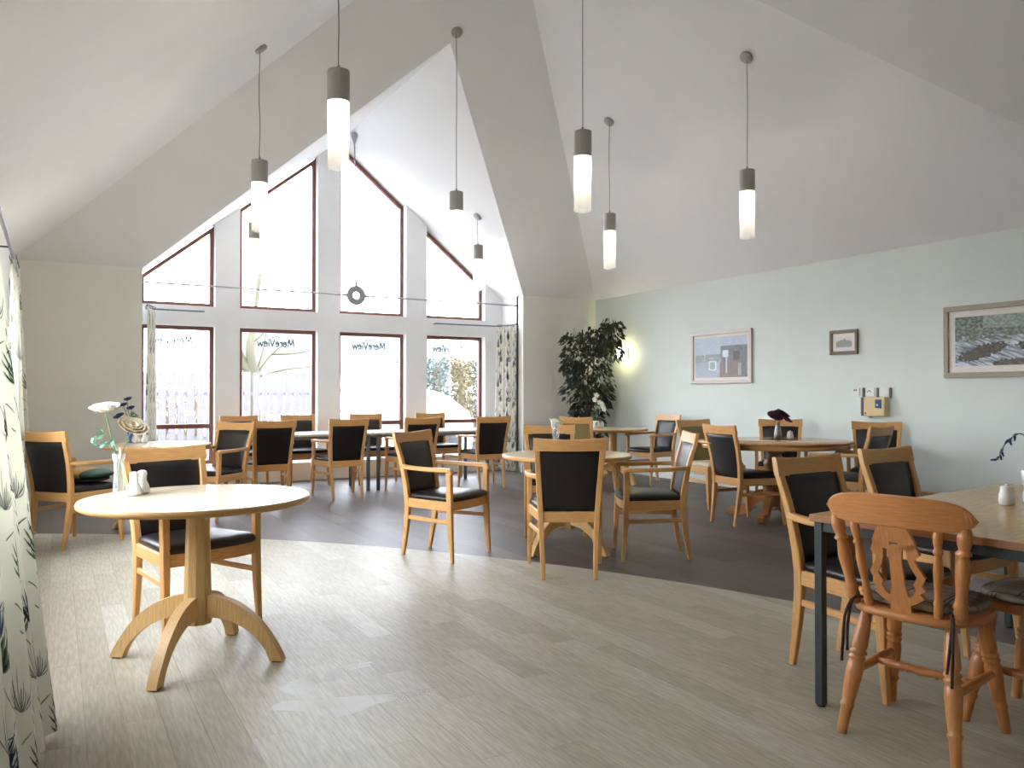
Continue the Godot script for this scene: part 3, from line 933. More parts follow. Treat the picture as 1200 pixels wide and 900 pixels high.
func make_chair(called: String, arms: bool, seat_m: Material, back_m: Material) -> Node3D:
	var c := Node3D.new()
	c.name = called + "_source"
	c.set_meta("base_name", called)
	c.set_meta("category", "chair")
	var H := 0.92
	for sx in [-1.0, 1.0]:
		# rear leg running up into the back post
		var s := st_new()
		bar(s, bez([Vector3(sx * 0.170, 0.0, 0.265), Vector3(sx * 0.176, 0.2, 0.232), Vector3(sx * 0.186, 0.42, 0.212), Vector3(sx * 0.200, 0.66, 0.245), Vector3(sx * 0.212, H - 0.075, 0.298)], 3), [0.026, 0.028, 0.031, 0.033, 0.035, 0.036, 0.037, 0.037, 0.037, 0.037, 0.037, 0.037, 0.037], [0.026, 0.03, 0.034, 0.04, 0.042, 0.042, 0.042, 0.04, 0.036, 0.034, 0.032, 0.03, 0.028], Vector3.RIGHT)
		var l := done(s, "leg", M.beech_y, c)
		s = st_new(); box(s, Vector3(sx * 0.170, 0.004, 0.265), Vector3(0.022, 0.008, 0.022), 0.001); done(s, "glide", M.foot, l)
		s = st_new()
		var ft := 0.645 if arms else 0.435
		bar(s, bez([Vector3(sx * 0.252, 0.0, -0.235), Vector3(sx * 0.248, 0.2, -0.218), Vector3(sx * 0.246, 0.42, -0.208), Vector3(sx * 0.250, ft, -0.206)], 3), [0.024, 0.026, 0.03, 0.032, 0.034, 0.036, 0.036, 0.036, 0.036, 0.036], [0.024, 0.028, 0.032, 0.036, 0.04, 0.042, 0.042, 0.042, 0.042, 0.04], Vector3.RIGHT)
		l = done(s, "leg", M.beech_y, c)
		s = st_new(); box(s, Vector3(sx * 0.252, 0.004, -0.235), Vector3(0.02, 0.008, 0.02), 0.001); done(s, "glide", M.foot, l)
		if arms:
			s = st_new()
			bar(s, bez([Vector3(sx * 0.250, 0.628, -0.226), Vector3(sx * 0.252, 0.652, -0.214), Vector3(sx * 0.256, 0.658, -0.18), Vector3(sx * 0.262, 0.660, -0.02), Vector3(sx * 0.245, 0.664, 0.14), Vector3(sx * 0.206, 0.668, 0.248)], 4), [0.040, 0.044, 0.046, 0.046, 0.048, 0.05, 0.05, 0.05, 0.05, 0.05, 0.048, 0.046, 0.044, 0.042, 0.04, 0.04, 0.038, 0.036, 0.036, 0.034, 0.034], [0.03, 0.03, 0.03], Vector3.RIGHT, 0.006)
			done(s, "arm", M.beech_z, c)
		s = st_new()
		bar(s, [Vector3(sx * 0.246, 0.40, -0.20), Vector3(sx * 0.186, 0.40, 0.21)], [0.024], [0.066], Vector3.RIGHT)
		done(s, "side_rail", M.beech_z, c)
		s = st_new()
		bar(s, [Vector3(sx * 0.247, 0.285, -0.212), Vector3(sx * 0.180, 0.29, 0.222)], [0.018], [0.03], Vector3.RIGHT)
		done(s, "stretcher", M.beech_z, c)
	var s2 := st_new()
	bar(s2, [Vector3(-0.24, 0.40, -0.206), Vector3(-0.12, 0.40, -0.222), Vector3(0, 0.40, -0.227), Vector3(0.12, 0.40, -0.222), Vector3(0.24, 0.40, -0.206)], [0.022], [0.066], Vector3.FORWARD)
	done(s2, "front_rail", M.beech_x, c)
	s2 = st_new()
	bar(s2, [Vector3(-0.18, 0.40, 0.214), Vector3(0.18, 0.40, 0.214)], [0.024], [0.07], Vector3.FORWARD)
	done(s2, "back_rail", M.beech_x, c)
	# seat pad
	s2 = st_new(true)
	var rings := []
	for q in [[0.004, 0.428], [-0.006, 0.436], [-0.010, 0.452], [-0.002, 0.468], [0.03, 0.480], [0.10, 0.487]]:
		rings.append(rounded_outline(0.49, 0.37, 0.222, 0.19, q[0], q[1]))
	loft(s2, rings)
	done(s2, "seat", seat_m, c)
	# upholstered back between the posts
	s2 = st_new(true)
	rings = []
	for k in 9:
		var t := k / 8.0
		var y := lerpf(0.442, H - 0.078, t)
		var z := 0.212 + 0.086 * pow(clampf((y - 0.42) / (H - 0.075 - 0.42), 0, 1), 1.35) + 0.002
		var hw := lerpf(0.171, 0.1945, t)
		var th := 0.017 if k > 0 and k < 8 else 0.010
		var r := []
		for q2 in [[-1.0, -0.4], [-0.96, -1.0], [-0.5, -1.55], [0.0, -1.75], [0.5, -1.55], [0.96, -1.0], [1.0, -0.4], [1.0, 0.4], [0.96, 0.75], [0.0, 0.85], [-0.96, 0.75], [-1.0, 0.4]]:
			r.append(Vector3(q2[0] * hw, y, z + q2[1] * th * 0.62))
		rings.append(r)
	loft(s2, rings)
	done(s2, "back_panel", back_m, c)
	# curved top rail, flared at its ends
	s2 = st_new()
	rings = []
	for k in 13:
		var x := lerpf(-0.236, 0.236, k / 12.0)
		var e := absf(x) / 0.236
		var zc := 0.313 + 0.016 * (1.0 - e * e) - 0.004
		var top := H - 0.008 * (1.0 - e * e) + 0.004 * e
		var bot := H - 0.08 - 0.004 * (1.0 - e * e)
		var lean := 0.016
		rings.append([Vector3(x, bot, zc - lean - 0.012), Vector3(x, top - 0.006, zc - 0.012), Vector3(x, top, zc - 0.006), Vector3(x, top, zc + 0.006), Vector3(x, top - 0.006, zc + 0.012), Vector3(x, bot, zc - lean + 0.014)])
	loft(s2, rings)
	done(s2, "top_rail", M.beech_x, c)
	return c

func place(src: Node3D, u: float, v: float, phi: float, label: String, group := "beech dining chairs") -> Node3D:
	return copy_of(src, V(u, v, 0), -phi, label, group)

func pedestal_table(label: String, u: float, v: float, r: float, turn: float, h := 0.74) -> Node3D:
	var t := thing("round_table", label, "table", V(u, v, 0), turn, "round beech pedestal tables")
	var s := st_new(true)
	lathe(s, [[r - 0.03, h - 0.032], [r - 0.008, h - 0.030], [r, h - 0.022], [r + 0.002, h - 0.012], [r - 0.003, h - 0.002]], Vector3.ZERO, 64)
	var tt := done(s, "table_edge", M.beech_x, t)
	s = st_new(true)
	lathe(s, [[r - 0.003, h - 0.004], [r - 0.0035, h - 0.0005], [r - 0.008, h]], Vector3.ZERO, 64)
	done(s, "table_top", M.pale_top, t)
	s = st_new()
	for k in 2:
		box(s, Vector3(0, h - 0.045, 0), Vector3(0.62, 0.026, 0.05) if k == 0 else Vector3(0.05, 0.026, 0.62), 0.003)
	done(s, "bearer", M.ped_y, t)
	# eight-sided tapering column
	s = st_new()
	lathe(s, [[0.062, 0.165], [0.064, 0.172], [0.060, 0.30], [0.052, h - 0.12], [0.054, h - 0.075], [0.075, h - 0.055]], Vector3.ZERO, 10)
	done(s, "column", M.ped_y, t)
	var outer := bez([Vector2(0.03, 0.292), Vector2(0.10, 0.288), Vector2(0.20, 0.252), Vector2(0.30, 0.172), Vector2(0.37, 0.075), Vector2(0.405, 0.006)], 4)
	var inner := bez([Vector2(0.345, 0.006), Vector2(0.318, 0.065), Vector2(0.25, 0.135), Vector2(0.16, 0.182), Vector2(0.09, 0.195), Vector2(0.03, 0.198)], 4)
	var poly := PackedVector2Array(outer + inner)
	for k in 4:
		var a := PI / 2 * k
		s = st_new()
		extrude(s, poly, Vector3.ZERO, Vector3(cos(a), 0, sin(a)), Vector3.UP, 0.046)
		var l := done(s, "leg", M.ped_y, t)
		s = st_new(); box(s, Vector3(cos(a) * 0.375, 0.003, sin(a) * 0.375), Vector3(0.04, 0.006, 0.04), 0.001); done(s, "glide", M.foot, l)
	return t

func turned_leg(s: SurfaceTool, a: Vector3, b: Vector3, big: float) -> void:
	# turned leg from the seat (a) to the floor (b)
	var d := (b - a)
	var L := d.length()
	var prof := []
	for q in [[0.6, 0.0], [0.75, 0.06], [0.95, 0.2], [1.0, 0.28], [0.95, 0.31], [0.8, 0.325], [1.08, 0.34], [1.08, 0.355], [0.85, 0.37], [1.08, 0.385], [1.08, 0.40], [0.85, 0.415], [1.0, 0.44], [1.05, 0.5], [0.95, 0.62], [0.8, 0.72], [0.72, 0.75], [0.9, 0.765], [0.9, 0.78], [0.72, 0.795], [0.68, 0.9], [0.62, 1.0]]:
		prof.append([q[0] * big, q[1] * L])
	lathe(s, prof, a, 14, d / L)

func turned_spindle(s: SurfaceTool, a: Vector3, b: Vector3, big: float) -> void:
	var d := b - a
	var L := d.length()
	var prof := []
	for q in [[0.75, 0.0], [0.95, 0.08], [0.8, 0.14], [1.0, 0.17], [0.8, 0.2], [0.72, 0.3], [0.9, 0.45], [0.95, 0.55], [0.75, 0.66], [0.62, 0.7], [0.95, 0.73], [0.95, 0.745], [0.65, 0.77], [0.9, 0.84], [0.95, 0.9], [0.6, 1.0]]:
		prof.append([q[0] * big, q[1] * L])
	lathe(s, prof, a, 12, d / L)

func windsor(label: String, u: float, v: float, phi: float) -> Node3D:
	var c := thing("farmhouse_chair", label, "chair", V(u, v, 0), -phi, "pine farmhouse chairs")
	# saddle seat
	var s := st_new(true)
	var rings := []
	for q in [[0.025, 0.425], [0.004, 0.432], [0.0, 0.445], [0.006, 0.458], [0.04, 0.460]]:
		var r := []
		for k in 28:
			var a := TAU * k / 28.0
			var x := cos(a); var z := sin(a)
			var ex := signf(x) * pow(absf(x), 0.62) * (0.215 + 0.012 * -signf(z) * absf(z))
			var ez := signf(z) * pow(absf(z), 0.7) * 0.20
			var k2: float = 1.0 - q[0] / 0.21
			r.append(Vector3(ex * k2, q[1], ez * k2))
		rings.append(r)
	loft(s, rings)
	done(s, "seat", M.pine_x, c)
	var tops := [Vector3(-0.14, 0.43, 0.13), Vector3(0.14, 0.43, 0.13), Vector3(-0.15, 0.43, -0.13), Vector3(0.15, 0.43, -0.13)]
	var feet := [Vector3(-0.19, 0, 0.23), Vector3(0.19, 0, 0.23), Vector3(-0.20, 0, -0.21), Vector3(0.20, 0, -0.21)]
	for k in 4:
		s = st_new(true); turned_leg(s, tops[k], feet[k], 0.027); done(s, "leg", M.pine_y, c)
	for sx in [0, 1]:
		s = st_new(true)
		var a: Vector3 = tops[sx].lerp(feet[sx], 0.5)
		var b: Vector3 = tops[sx + 2].lerp(feet[sx + 2], 0.5)
		tube(s, [a, a.lerp(b, 0.25), a.lerp(b, 0.5), a.lerp(b, 0.75), b], [0.011, 0.015, 0.017, 0.015, 0.011], 10); done(s, "stretcher", M.pine_x, c)
	s = st_new(true)
	var ma := tops[0].lerp(feet[0], 0.5).lerp(tops[2].lerp(feet[2], 0.5), 0.5) as Vector3
	var mb := Vector3(-ma.x, ma.y, ma.z)
	var prof := []
	var L := (mb - ma).length()
	for q in [[0.010, 0.0], [0.014, 0.2], [0.012, 0.26], [0.019, 0.29], [0.012, 0.32], [0.019, 0.35], [0.013, 0.38], [0.018, 0.5], [0.013, 0.62], [0.019, 0.65], [0.012, 0.68], [0.019, 0.71], [0.012, 0.74], [0.014, 0.8], [0.010, 1.0]]:
		prof.append([q[0], q[1] * L])
	lathe(s, prof, ma, 10, Vector3.RIGHT); done(s, "stretcher", M.pine_x, c)
	# back: bowed crest, turned posts and spindles, pierced splat
	var zb := func(x: float) -> float: return 0.262 - 0.9 * x * x
	s = st_new()
	rings = []
	for k in 25:
		var t := k / 24.0
		var x := -0.245 * cos(PI * t)
		var e := absf(x) / 0.245
		var z: float = zb.call(x)
		var hh := 0.108 * pow(maxf(1.0 - pow(e, 5.0), 0.03), 0.5)
		var mid := 0.812 - 0.010 * e * e
		var top := mid + hh * 0.52
		var bot := mid - hh * 0.5
		rings.append([Vector3(x, bot, z - 0.020), Vector3(x, bot + 0.004, z - 0.024), Vector3(x, top - 0.006, z - 0.004), Vector3(x, top, z + 0.002), Vector3(x, top, z + 0.010), Vector3(x, top - 0.006, z + 0.016), Vector3(x, bot + 0.004, z + 0.002), Vector3(x, bot, z - 0.002)])
	loft(s, rings)
	done(s, "crest_rail", M.pine_x, c)
	for sx in [-1.0, 1.0]:
		s = st_new(true)
		turned_spindle(s, Vector3(sx * 0.175, 0.452, 0.148), Vector3(sx * 0.215, 0.775, (zb.call(0.215) as float) - 0.01), 0.025); done(s, "back_post", M.pine_y, c)
		s = st_new(true)
		turned_spindle(s, Vector3(sx * 0.115, 0.455, 0.165), Vector3(sx * 0.14, 0.770, (zb.call(0.14) as float) - 0.01), 0.017); done(s, "spindle", M.pine_y, c)
	s = st_new()
	var o := Vector3(0, 0.452, 0.172)
	var ay := (Vector3(0, 0.775, (zb.call(0.0) as float) - 0.008) - o).normalized()
	var T := 0.013
	var shapes := [
		[Vector2(-0.028, 0.0), Vector2(0.028, 0.0), Vector2(0.026, 0.06), Vector2(0.018, 0.10), Vector2(0.016, 0.2), Vector2(0.022, 0.25), Vector2(-0.022, 0.25), Vector2(-0.016, 0.2), Vector2(-0.018, 0.10), Vector2(-0.026, 0.06)],
		[Vector2(-0.05, 0.24), Vector2(-0.012, 0.235), Vector2(-0.012, 0.262), Vector2(0.012, 0.262), Vector2(0.012, 0.235), Vector2(0.05, 0.24), Vector2(0.058, 0.262), Vector2(0.045, 0.30), Vector2(0.03, 0.33), Vector2(-0.03, 0.33), Vector2(-0.045, 0.30), Vector2(-0.058, 0.262)]]
	for sh in shapes:
		var wide := PackedVector2Array()
		for q in sh: wide.append(Vector2(q.x * 1.25, q.y))
		extrude(s, wide, o, Vector3.RIGHT, ay, T)
	for sx in [-1.0, 1.0]:
		var curl := [Vector2(0.03, 0.26), Vector2(0.054, 0.262), Vector2(0.066, 0.225), Vector2(0.050, 0.205), Vector2(0.058, 0.18), Vector2(0.074, 0.145), Vector2(0.062, 0.115), Vector2(0.072, 0.10), Vector2(0.055, 0.085), Vector2(0.066, 0.07), Vector2(0.046, 0.05), Vector2(0.026, 0.035), Vector2(0.016, 0.06), Vector2(0.034, 0.072), Vector2(0.046, 0.098), Vector2(0.040, 0.118), Vector2(0.052, 0.145), Vector2(0.038, 0.18), Vector2(0.032, 0.21)]
		var p := PackedVector2Array()
		for q in curl: p.append(Vector2(q.x * sx * 1.25, q.y))
		extrude(s, p, o, Vector3.RIGHT, ay, T)
	done(s, "splat", M.pine_y, c)
	return c

func seat_pad(label: String, u: float, v: float, phi: float) -> void:
	var c := thing("seat_pad", label, "cushion", V(u, v, 0.460), -phi, "checked chair pads")
	var s := st_new(true)
	var rings := []
	for q in [[0.03, 0.001], [0.004, 0.008], [0.0, 0.018], [0.008, 0.030], [0.05, 0.040], [0.11, 0.044]]:
		var r := []
		for k in 28:
			var a := TAU * k / 28.0
			var x := cos(a); var z := sin(a)
			r.append(Vector3(signf(x) * pow(absf(x), 0.7) * (0.198 - q[0]), q[1], signf(z) * pow(absf(z), 0.7) * (0.178 - q[0]) - 0.028))
		rings.append(r)
	loft(s, rings); done(s, "pad", M.plaid, c)
	for sx in [-1.0, 1.0]:
		s = st_new(true)
		tube(s, bez([Vector3(sx * 0.14, 0.015, 0.14), Vector3(sx * 0.165, 0.015, 0.185), Vector3(sx * 0.17, -0.06, 0.215), Vector3(sx * 0.165, -0.16, 0.235)], 4), [0.005], 5); done(s, "tie", M.tie, c)
		s = st_new(true)
		tube(s, bez([Vector3(sx * 0.17, 0.012, 0.188), Vector3(sx * 0.18, -0.05, 0.222), Vector3(sx * 0.182, -0.2, 0.24)], 4), [0.005], 5); done(s, "tie", M.tie, c)

func build_furniture() -> void:
	var arm := make_chair("dining_armchair", true, M.leather, M.leather)
	var side := make_chair("dining_chair", false, M.leather, M.leather)
	var olive := make_chair("olive_dining_chair", false, M.cream_seat, M.olive)
	# round tables
	pedestal_table("round beech pedestal table with roses in a tall clear vase on it", 0.567, 3.861, 0.495, -34.0)
	pedestal_table("round beech table in the corner with a blue vase on it", 0.83, 8.06, 0.47, 20.0)
	pedestal_table("round beech table with one rose in a flared glass on it", 3.44, 5.13, 0.50, 15.0)
	pedestal_table("round beech table carrying the white orchid beside the tall potted tree", 6.53, 8.62, 0.47, 10.0)
	# chairs at the corner and near tables
	place(arm, 0.14, 7.33, 48, "black leather beech armchair with a gold and green cushion beside the curtain")
	place(arm, 0.62, 4.43, 160, "black leather beech armchair pushed to the table holding the tall clear vase")
	place(arm, 1.34, 8.16, 232, "black leather beech armchair at the corner table with the blue vase")
	# chairs along the joined tables at the window
	var near := "black leather beech armchair before the window tables, %s"
	place(arm, 2.03, 9.00, -4, near % "at the fence end")
	place(arm, 2.90, 9.10, -2, near % "second from the fence end")
	place(arm, 3.83, 9.14, -2, near % "just past the table joint")
	place(arm, 4.83, 9.14, 3, near % "at the hedge end")
	var far := "black leather beech armchair behind the window tables, backing onto the %s"
	place(arm, 2.08, 10.48, 180, far % "fence-end pane post")
	place(arm, 2.87, 10.52, 178, far % "pane showing the bare tree")
	place(arm, 3.83, 10.54, 181, far % "pane below the ring")
	place(arm, 4.85, 10.58, 180, far % "pane showing the hedge")
	# centre of the room
	place(arm, 2.549, 5.441, 149.6, "black leather beech armchair standing alone, turned away from any table")
	place(arm, 3.03, 4.52, 30, "black leather beech armchair seen from behind at the rose-glass table")
	place(arm, 3.78, 5.86, 207, "black leather beech armchair behind the rose-glass table, facing the one seen from behind")
	place(arm, 3.869, 4.658, -60, "black leather beech armchair pulled out sideways from the rose-glass table")
	place(olive, 5.84, 8.22, 66, "olive-backed beech chair at the orchid table")
	place(arm, 6.98, 8.36, -91, "black leather beech armchair between the orchid table and the mint wall")
	# round the oval table
	place(olive, 6.14, 6.35, 182, "olive-backed beech chair with a cream seat at the polished oval table")
	place(side, 5.62, 5.37, 97, "armless black leather beech chair tucked in at the polished oval table")
	place(arm, 6.86, 6.05, 228, "black leather beech armchair behind the plum flowers on the oval table")
	place(arm, 7.05, 5.02, -125, "black leather beech armchair under the beige wall box")
	place(arm, 6.24, 4.74, -12, "black leather beech armchair between the oval table and the chair under the wall box")
	# at the steel-legged table
	place(arm, 3.05, 2.21, 177, "black leather beech armchair at the table corner with the dark steel leg")
	place(arm, 3.87, 2.38, 176, "black leather beech armchair second along from the steel leg, backing to the oval table")
	arm.free(); side.free(); olive.free()
	windsor("pine farmhouse chair with pierced splat at the end of the steel-legged table", 2.703, 1.743, 78.4)
	seat_pad("checked brown seat pad tied to the chair at the table end", 2.703, 1.743, 78.4)
	windsor("pine farmhouse chair on the long side of the steel-legged table", 3.14, 1.53, -4)
	seat_pad("checked brown seat pad on the chair at the table's long side", 3.14, 1.53, -4)
	# table with dark steel legs
	var t := thing("dining_table", "long beech-topped table with dark square steel legs", "table", V(2.545, 2.107, 0), 7.0)
	var L := 1.78
	var W := 0.80
	var s := st_new()
	box(s, Vector3(L / 2, 0.7255, W / 2), Vector3(L, 0.025, W), 0.002); done(s, "table_edge", M.rect_edge, t)
	s = st_new()
	box(s, Vector3(L / 2, 0.739, W / 2), Vector3(L - 0.002, 0.002, W - 0.002), 0.0005); done(s, "table_top", M.rect_x, t)
	for q in [[0.03, 0.03], [L - 0.03, 0.03], [0.03, W - 0.03], [L - 0.03, W - 0.03]]:
		s = st_new(); box(s, Vector3(q[0], 0.36, q[1]), Vector3(0.034, 0.706, 0.034), 0.003)
		var lg := done(s, "leg", M.dark_steel, t)
		s = st_new(true); lathe(s, [[0.016, 0.0], [0.017, 0.004], [0.010, 0.012]], Vector3(q[0], 0, q[1]), 10); done(s, "foot", M.foot, lg)
	for q in [[Vector3(L / 2, 0.694, 0.03), Vector3(L - 0.06, 0.036, 0.022)], [Vector3(L / 2, 0.694, W - 0.03), Vector3(L - 0.06, 0.036, 0.022)], [Vector3(0.03, 0.694, W / 2), Vector3(0.022, 0.036, W - 0.06)], [Vector3(L - 0.03, 0.694, W / 2), Vector3(0.022, 0.036, W - 0.06)]]:
		s = st_new(); box(s, q[0], q[1], 0.002); done(s, "rail", M.dark_steel, t)
	# joined white tables by the window
	for k in 2:
		var lt := thing("window_table", ["white-topped table with grey steel legs at the fence end of the window row", "white-topped table with grey steel legs at the hedge end of the window row"][k], "table", V(1.75 + 1.70 * k, 9.36 + 0.04 * k, 0), 1.5, "joined white tables by the window")
		s = st_new(); box(s, Vector3(0.845, 0.707, -0.375), Vector3(1.69, 0.028, 0.75), 0.003); done(s, "table_top", M.white_lam, lt)
		s = st_new(); box(s, Vector3(0.845, 0.675, -0.375), Vector3(1.60, 0.04, 0.66), 0.003); done(s, "frame", M.grey_steel, lt)
		for q in [[0.06, -0.06], [1.63, -0.06], [0.06, -0.69], [1.63, -0.69]]:
			s = st_new(true); tube(s, [Vector3(q[0], 0, q[1]), Vector3(q[0], 0.69, q[1])], [0.024], 12); done(s, "leg", M.grey_steel, lt)
	build_oval_table()
	# cushion lying in the corner armchair
	var cu := thing("scatter_cushion", "black, gold and green patchwork cushion lying on the corner armchair", "cushion", V(0.20, 7.40, 0.55), -48.0)
	for q in [[-0.15, 0.10, M.cushion_green], [0.0, 0.2, M.gold], [0.15, 0.10, M.cushion_green]]:
		s = st_new(true)
		var rings := []
		for k in 9:
			var x := lerpf(q[0] - q[1] / 2, q[0] + q[1] / 2, k / 8.0)
			var e := 1.0 - pow(absf(x) / 0.205, 2.5)
			rings.append(circ_ring(Vector3(x, 0, -0.02), Vector3.UP, Vector3.BACK, 0.008 + 0.045 * maxf(e, 0.0), 16, 0.12 + 0.05 * maxf(e, 0.0)))
		loft(s, rings); done(s, "patch", q[2], cu)
	s = st_new(true)
	lathe(s, [[0.05, -0.062], [0.15, -0.058], [0.185, -0.045], [0.18, -0.035], [0.1, -0.03]], Vector3(0, 0, -0.02), 24); done(s, "underside", M.cushion_black, cu)

func build_oval_table() -> void:
	var t := thing("oval_table", "polished oval pedestal table with scroll feet and a plum flower vase", "table", V(6.06, 5.42, 0), -30.0)
	var s := st_new(true)
	var H := 0.755
	lathe(s, [[0.95, H - 0.026], [0.985, H - 0.024], [1.0, H - 0.014], [0.992, H - 0.004], [0.98, H]], Vector3.ZERO, 64, Vector3.UP, 0.74, 0.58); done(s, "table_top", M.oval_x, t)
	s = st_new(true)
	lathe(s, [[0.93, H - 0.072], [0.945, H - 0.068], [0.945, H - 0.026]], Vector3.ZERO, 64, Vector3.UP, 0.74, 0.58); done(s, "apron", M.oval_x, t)
	s = st_new(true)
	lathe(s, [[0.085, 0.24], [0.085, 0.36], [0.11, 0.37], [0.115, 0.385], [0.07, 0.40], [0.06, 0.43], [0.10, 0.50], [0.105, 0.54], [0.07, 0.60], [0.06, 0.63], [0.14, 0.66], [0.14, 0.68]], Vector3.ZERO, 24); done(s, "column", M.oval_y, t)
	s = st_new()
	lathe(s, [[0.09, 0.13], [0.115, 0.15], [0.115, 0.26], [0.10, 0.27]], Vector3.ZERO, 8); done(s, "block", M.oval_y, t)
	s = st_new(true)
	lathe(s, [[0.004, 0.075], [0.03, 0.085], [0.035, 0.105], [0.02, 0.115], [0.05, 0.13]], Vector3.ZERO, 14); done(s, "finial", M.oval_y, t)
	var outer := bez([Vector2(0.08, 0.27), Vector2(0.16, 0.265), Vector2(0.24, 0.20), Vector2(0.30, 0.11), Vector2(0.37, 0.075), Vector2(0.43, 0.085), Vector2(0.465, 0.06)], 4)
	var inner := bez([Vector2(0.46, 0.02), Vector2(0.42, 0.004), Vector2(0.34, 0.008), Vector2(0.25, 0.04), Vector2(0.19, 0.11), Vector2(0.14, 0.15), Vector2(0.08, 0.16)], 4)
	for k in 4:
		var a := PI / 2 * k + 0.6
		s = st_new()
		extrude(s, PackedVector2Array(outer + inner), Vector3.ZERO, Vector3(cos(a), 0, sin(a)), Vector3.UP, 0.06); done(s, "leg", M.oval_y, t)

# ---------------------------------------------------------------- pendants
func ceiling_h(u: float, v: float) -> float:
	if v > VF - 3.02: 
		if v > 9.0: return bay_h(u)
	var hs := []
	hs.append(EAVE + (APEX.z - EAVE) * (u - UL) / (APEX.x - UL))
	var crease := VB + (UR - u) * (APEX.y - VB) / (UR - APEX.x)
	if v < crease: hs.append(facet_h(u, v))
	else: hs.append(EAVE + (APEX.z - EAVE) * (UR - u) / (UR - APEX.x))
	hs.append(EAVE + (APEX.z - EAVE) * (VF - v) / (VF - APEX.y))
	return hs.min()

func build_pendants() -> void:
	var spots := [
		[1.54, 4.88, 0.0, "grey and frosted-glass pendant lamp over the table with the clear rose vase"],
		[1.54, 7.12, 0.0, "grey and frosted-glass pendant lamp hanging nearest the corner table"],
		[3.56, 7.34, 0.03, "grey and frosted-glass pendant lamp hung where the window bay ridge meets the main ceiling"],
		[3.55, 5.07, 0.0, "grey and frosted-glass pendant lamp above the rose-glass table"],
		[5.45, 7.25, 0.0, "grey and frosted-glass pendant lamp hanging before the mint wall, nearer the potted tree"],
		[5.47, 5.2, 0.0, "grey and frosted-glass pendant lamp hanging over the oval table"],
		[5.03, 9.69, 0.0, "grey and frosted-glass pendant lamp in the window bay on its hedge side"],
		[2.1, 10.0, 0.05, "grey and frosted-glass pendant lamp in the window bay on its fence side"]]
	var i := 0
	for q in spots:
		var ch := ceiling_h(q[0], q[1])
		var top: float = 3.25 + q[2]
		var p := thing("pendant_lamp", q[3], "lamp", V(q[0], q[1], top), 0, "cylinder pendant lamps")
		var s := st_new(true)
		# rose lying on the slope
		var e := 0.02
		var n := Vector3(ceiling_h(q[0] + e, q[1]) - ceiling_h(q[0] - e, q[1]), -2 * e, -(ceiling_h(q[0], q[1] + e) - ceiling_h(q[0], q[1] - e))).normalized()
		lathe(s, [[0.05, -0.005], [0.058, 0.0], [0.06, 0.022], [0.05, 0.03]], Vector3(0, ch - top, 0), 24, n); done(s, "ceiling_rose", M.lamp_grey, p)
		s = st_new(true)
		var L := ch - top
		rng.seed = 70 + i
		var k := rng.randf_range(-0.012, 0.012)
		tube(s, bez([Vector3(0, L - 0.02, 0), Vector3(k, L * 0.6, 0), Vector3(-k * 0.5, L * 0.3, k), Vector3(k * 0.4, 0.1, 0), Vector3(0, 0.0, 0)], 6), [0.0035], 6); done(s, "cable", M.cable, p)
		s = st_new(true)
		lathe(s, [[0.008, 0.035], [0.01, 0.0]], Vector3.ZERO, 10); done(s, "grip", M.steel, p)
		# metal sleeve, open below
		s = st_new()
		lathe(s, [[0.062, -0.004], [0.068, 0.0], [0.070, -0.006], [0.070, -0.20], [0.066, -0.20], [0.066, -0.012], [0.01, -0.012]], Vector3.ZERO, 32); done(s, "sleeve", M.lamp_grey, p)
		# frosted glass tube, open below
		s = st_new(true)
		var prof := [[0.0665, -0.19], [0.0665, -0.62]]
		lathe_open(s, prof, 32)
		done(s, "glass_tube", M.frost, p)
		s = st_new(true)
		lathe(s, [[0.004, -0.20], [0.02, -0.22], [0.024, -0.27], [0.024, -0.34], [0.018, -0.365], [0.003, -0.375]], Vector3.ZERO, 14); done(s, "bulb", M.bulb, p)
		var o := OmniLight3D.new()
		o.name = "lamp_light"
		o.position = Vector3(0, -0.28, 0)
		o.light_color = Color(1.0, 0.96, 0.90)
		o.light_energy = 0.24
		o.light_size = 0.02
		o.omni_range = 20.0
		o.omni_attenuation = 2.0
		o.shadow_enabled = true
		p.add_child(o)
		i += 1

func lathe_open(s: SurfaceTool, prof: Array, n: int) -> void:
	var rings := []
	for p in prof: rings.append(circ_ring(Vector3(0, p[1], 0), Vector3.RIGHT, Vector3.BACK, p[0], n))
	loft(s, rings, false, false)

# ---------------------------------------------------------------- wall things
func picture(called: String, label: String, v0: float, v1: float, h0: float, h1: float, fw: float, mount: float, fm: Material, print_tex: Texture2D) -> void:
	# hangs on the right wall; local x runs along -v (towards the room's back), faces -u
	var p := thing(called, label, "picture", V(UR - 0.004, (v0 + v1) / 2, (h0 + h1) / 2), -90.0, "framed pictures")
	var W := v1 - v0
	var H := h1 - h0
	# local: x to the viewer's right, z out of the wall
	for q in [[0, H / 2 - fw / 2, W, fw], [0, -H / 2 + fw / 2, W, fw], [-W / 2 + fw / 2, 0, fw, H - 2 * fw], [W / 2 - fw / 2, 0, fw, H - 2 * fw]]:
		var s := st_new()
		box(s, Vector3(q[0], q[1], 0.014), Vector3(q[2], q[3], 0.026), 0.005); done(s, "frame_side", fm, p)
	var s2 := st_new()
	box(s2, Vector3(0, 0, 0.006), Vector3(W - 2 * fw, H - 2 * fw, 0.006), 0.0005); done(s2, "mount", M.mount, p)
	var q2 := QuadMesh.new()
	q2.size = Vector2(W - 2 * fw - 2 * mount, H - 2 * fw - 2 * mount)
	var pm := mat(Color.WHITE, 0.5)
	pm.albedo_texture = print_tex
	put(q2, "print", pm, p, Vector3(0, 0, 0.0095))
	s2 = st_new()
	box(s2, Vector3(0, 0, 0.014), Vector3(W - 2 * fw, H - 2 * fw, 0.002), 0.0003); done(s2, "glazing", M.picture_glass, p)

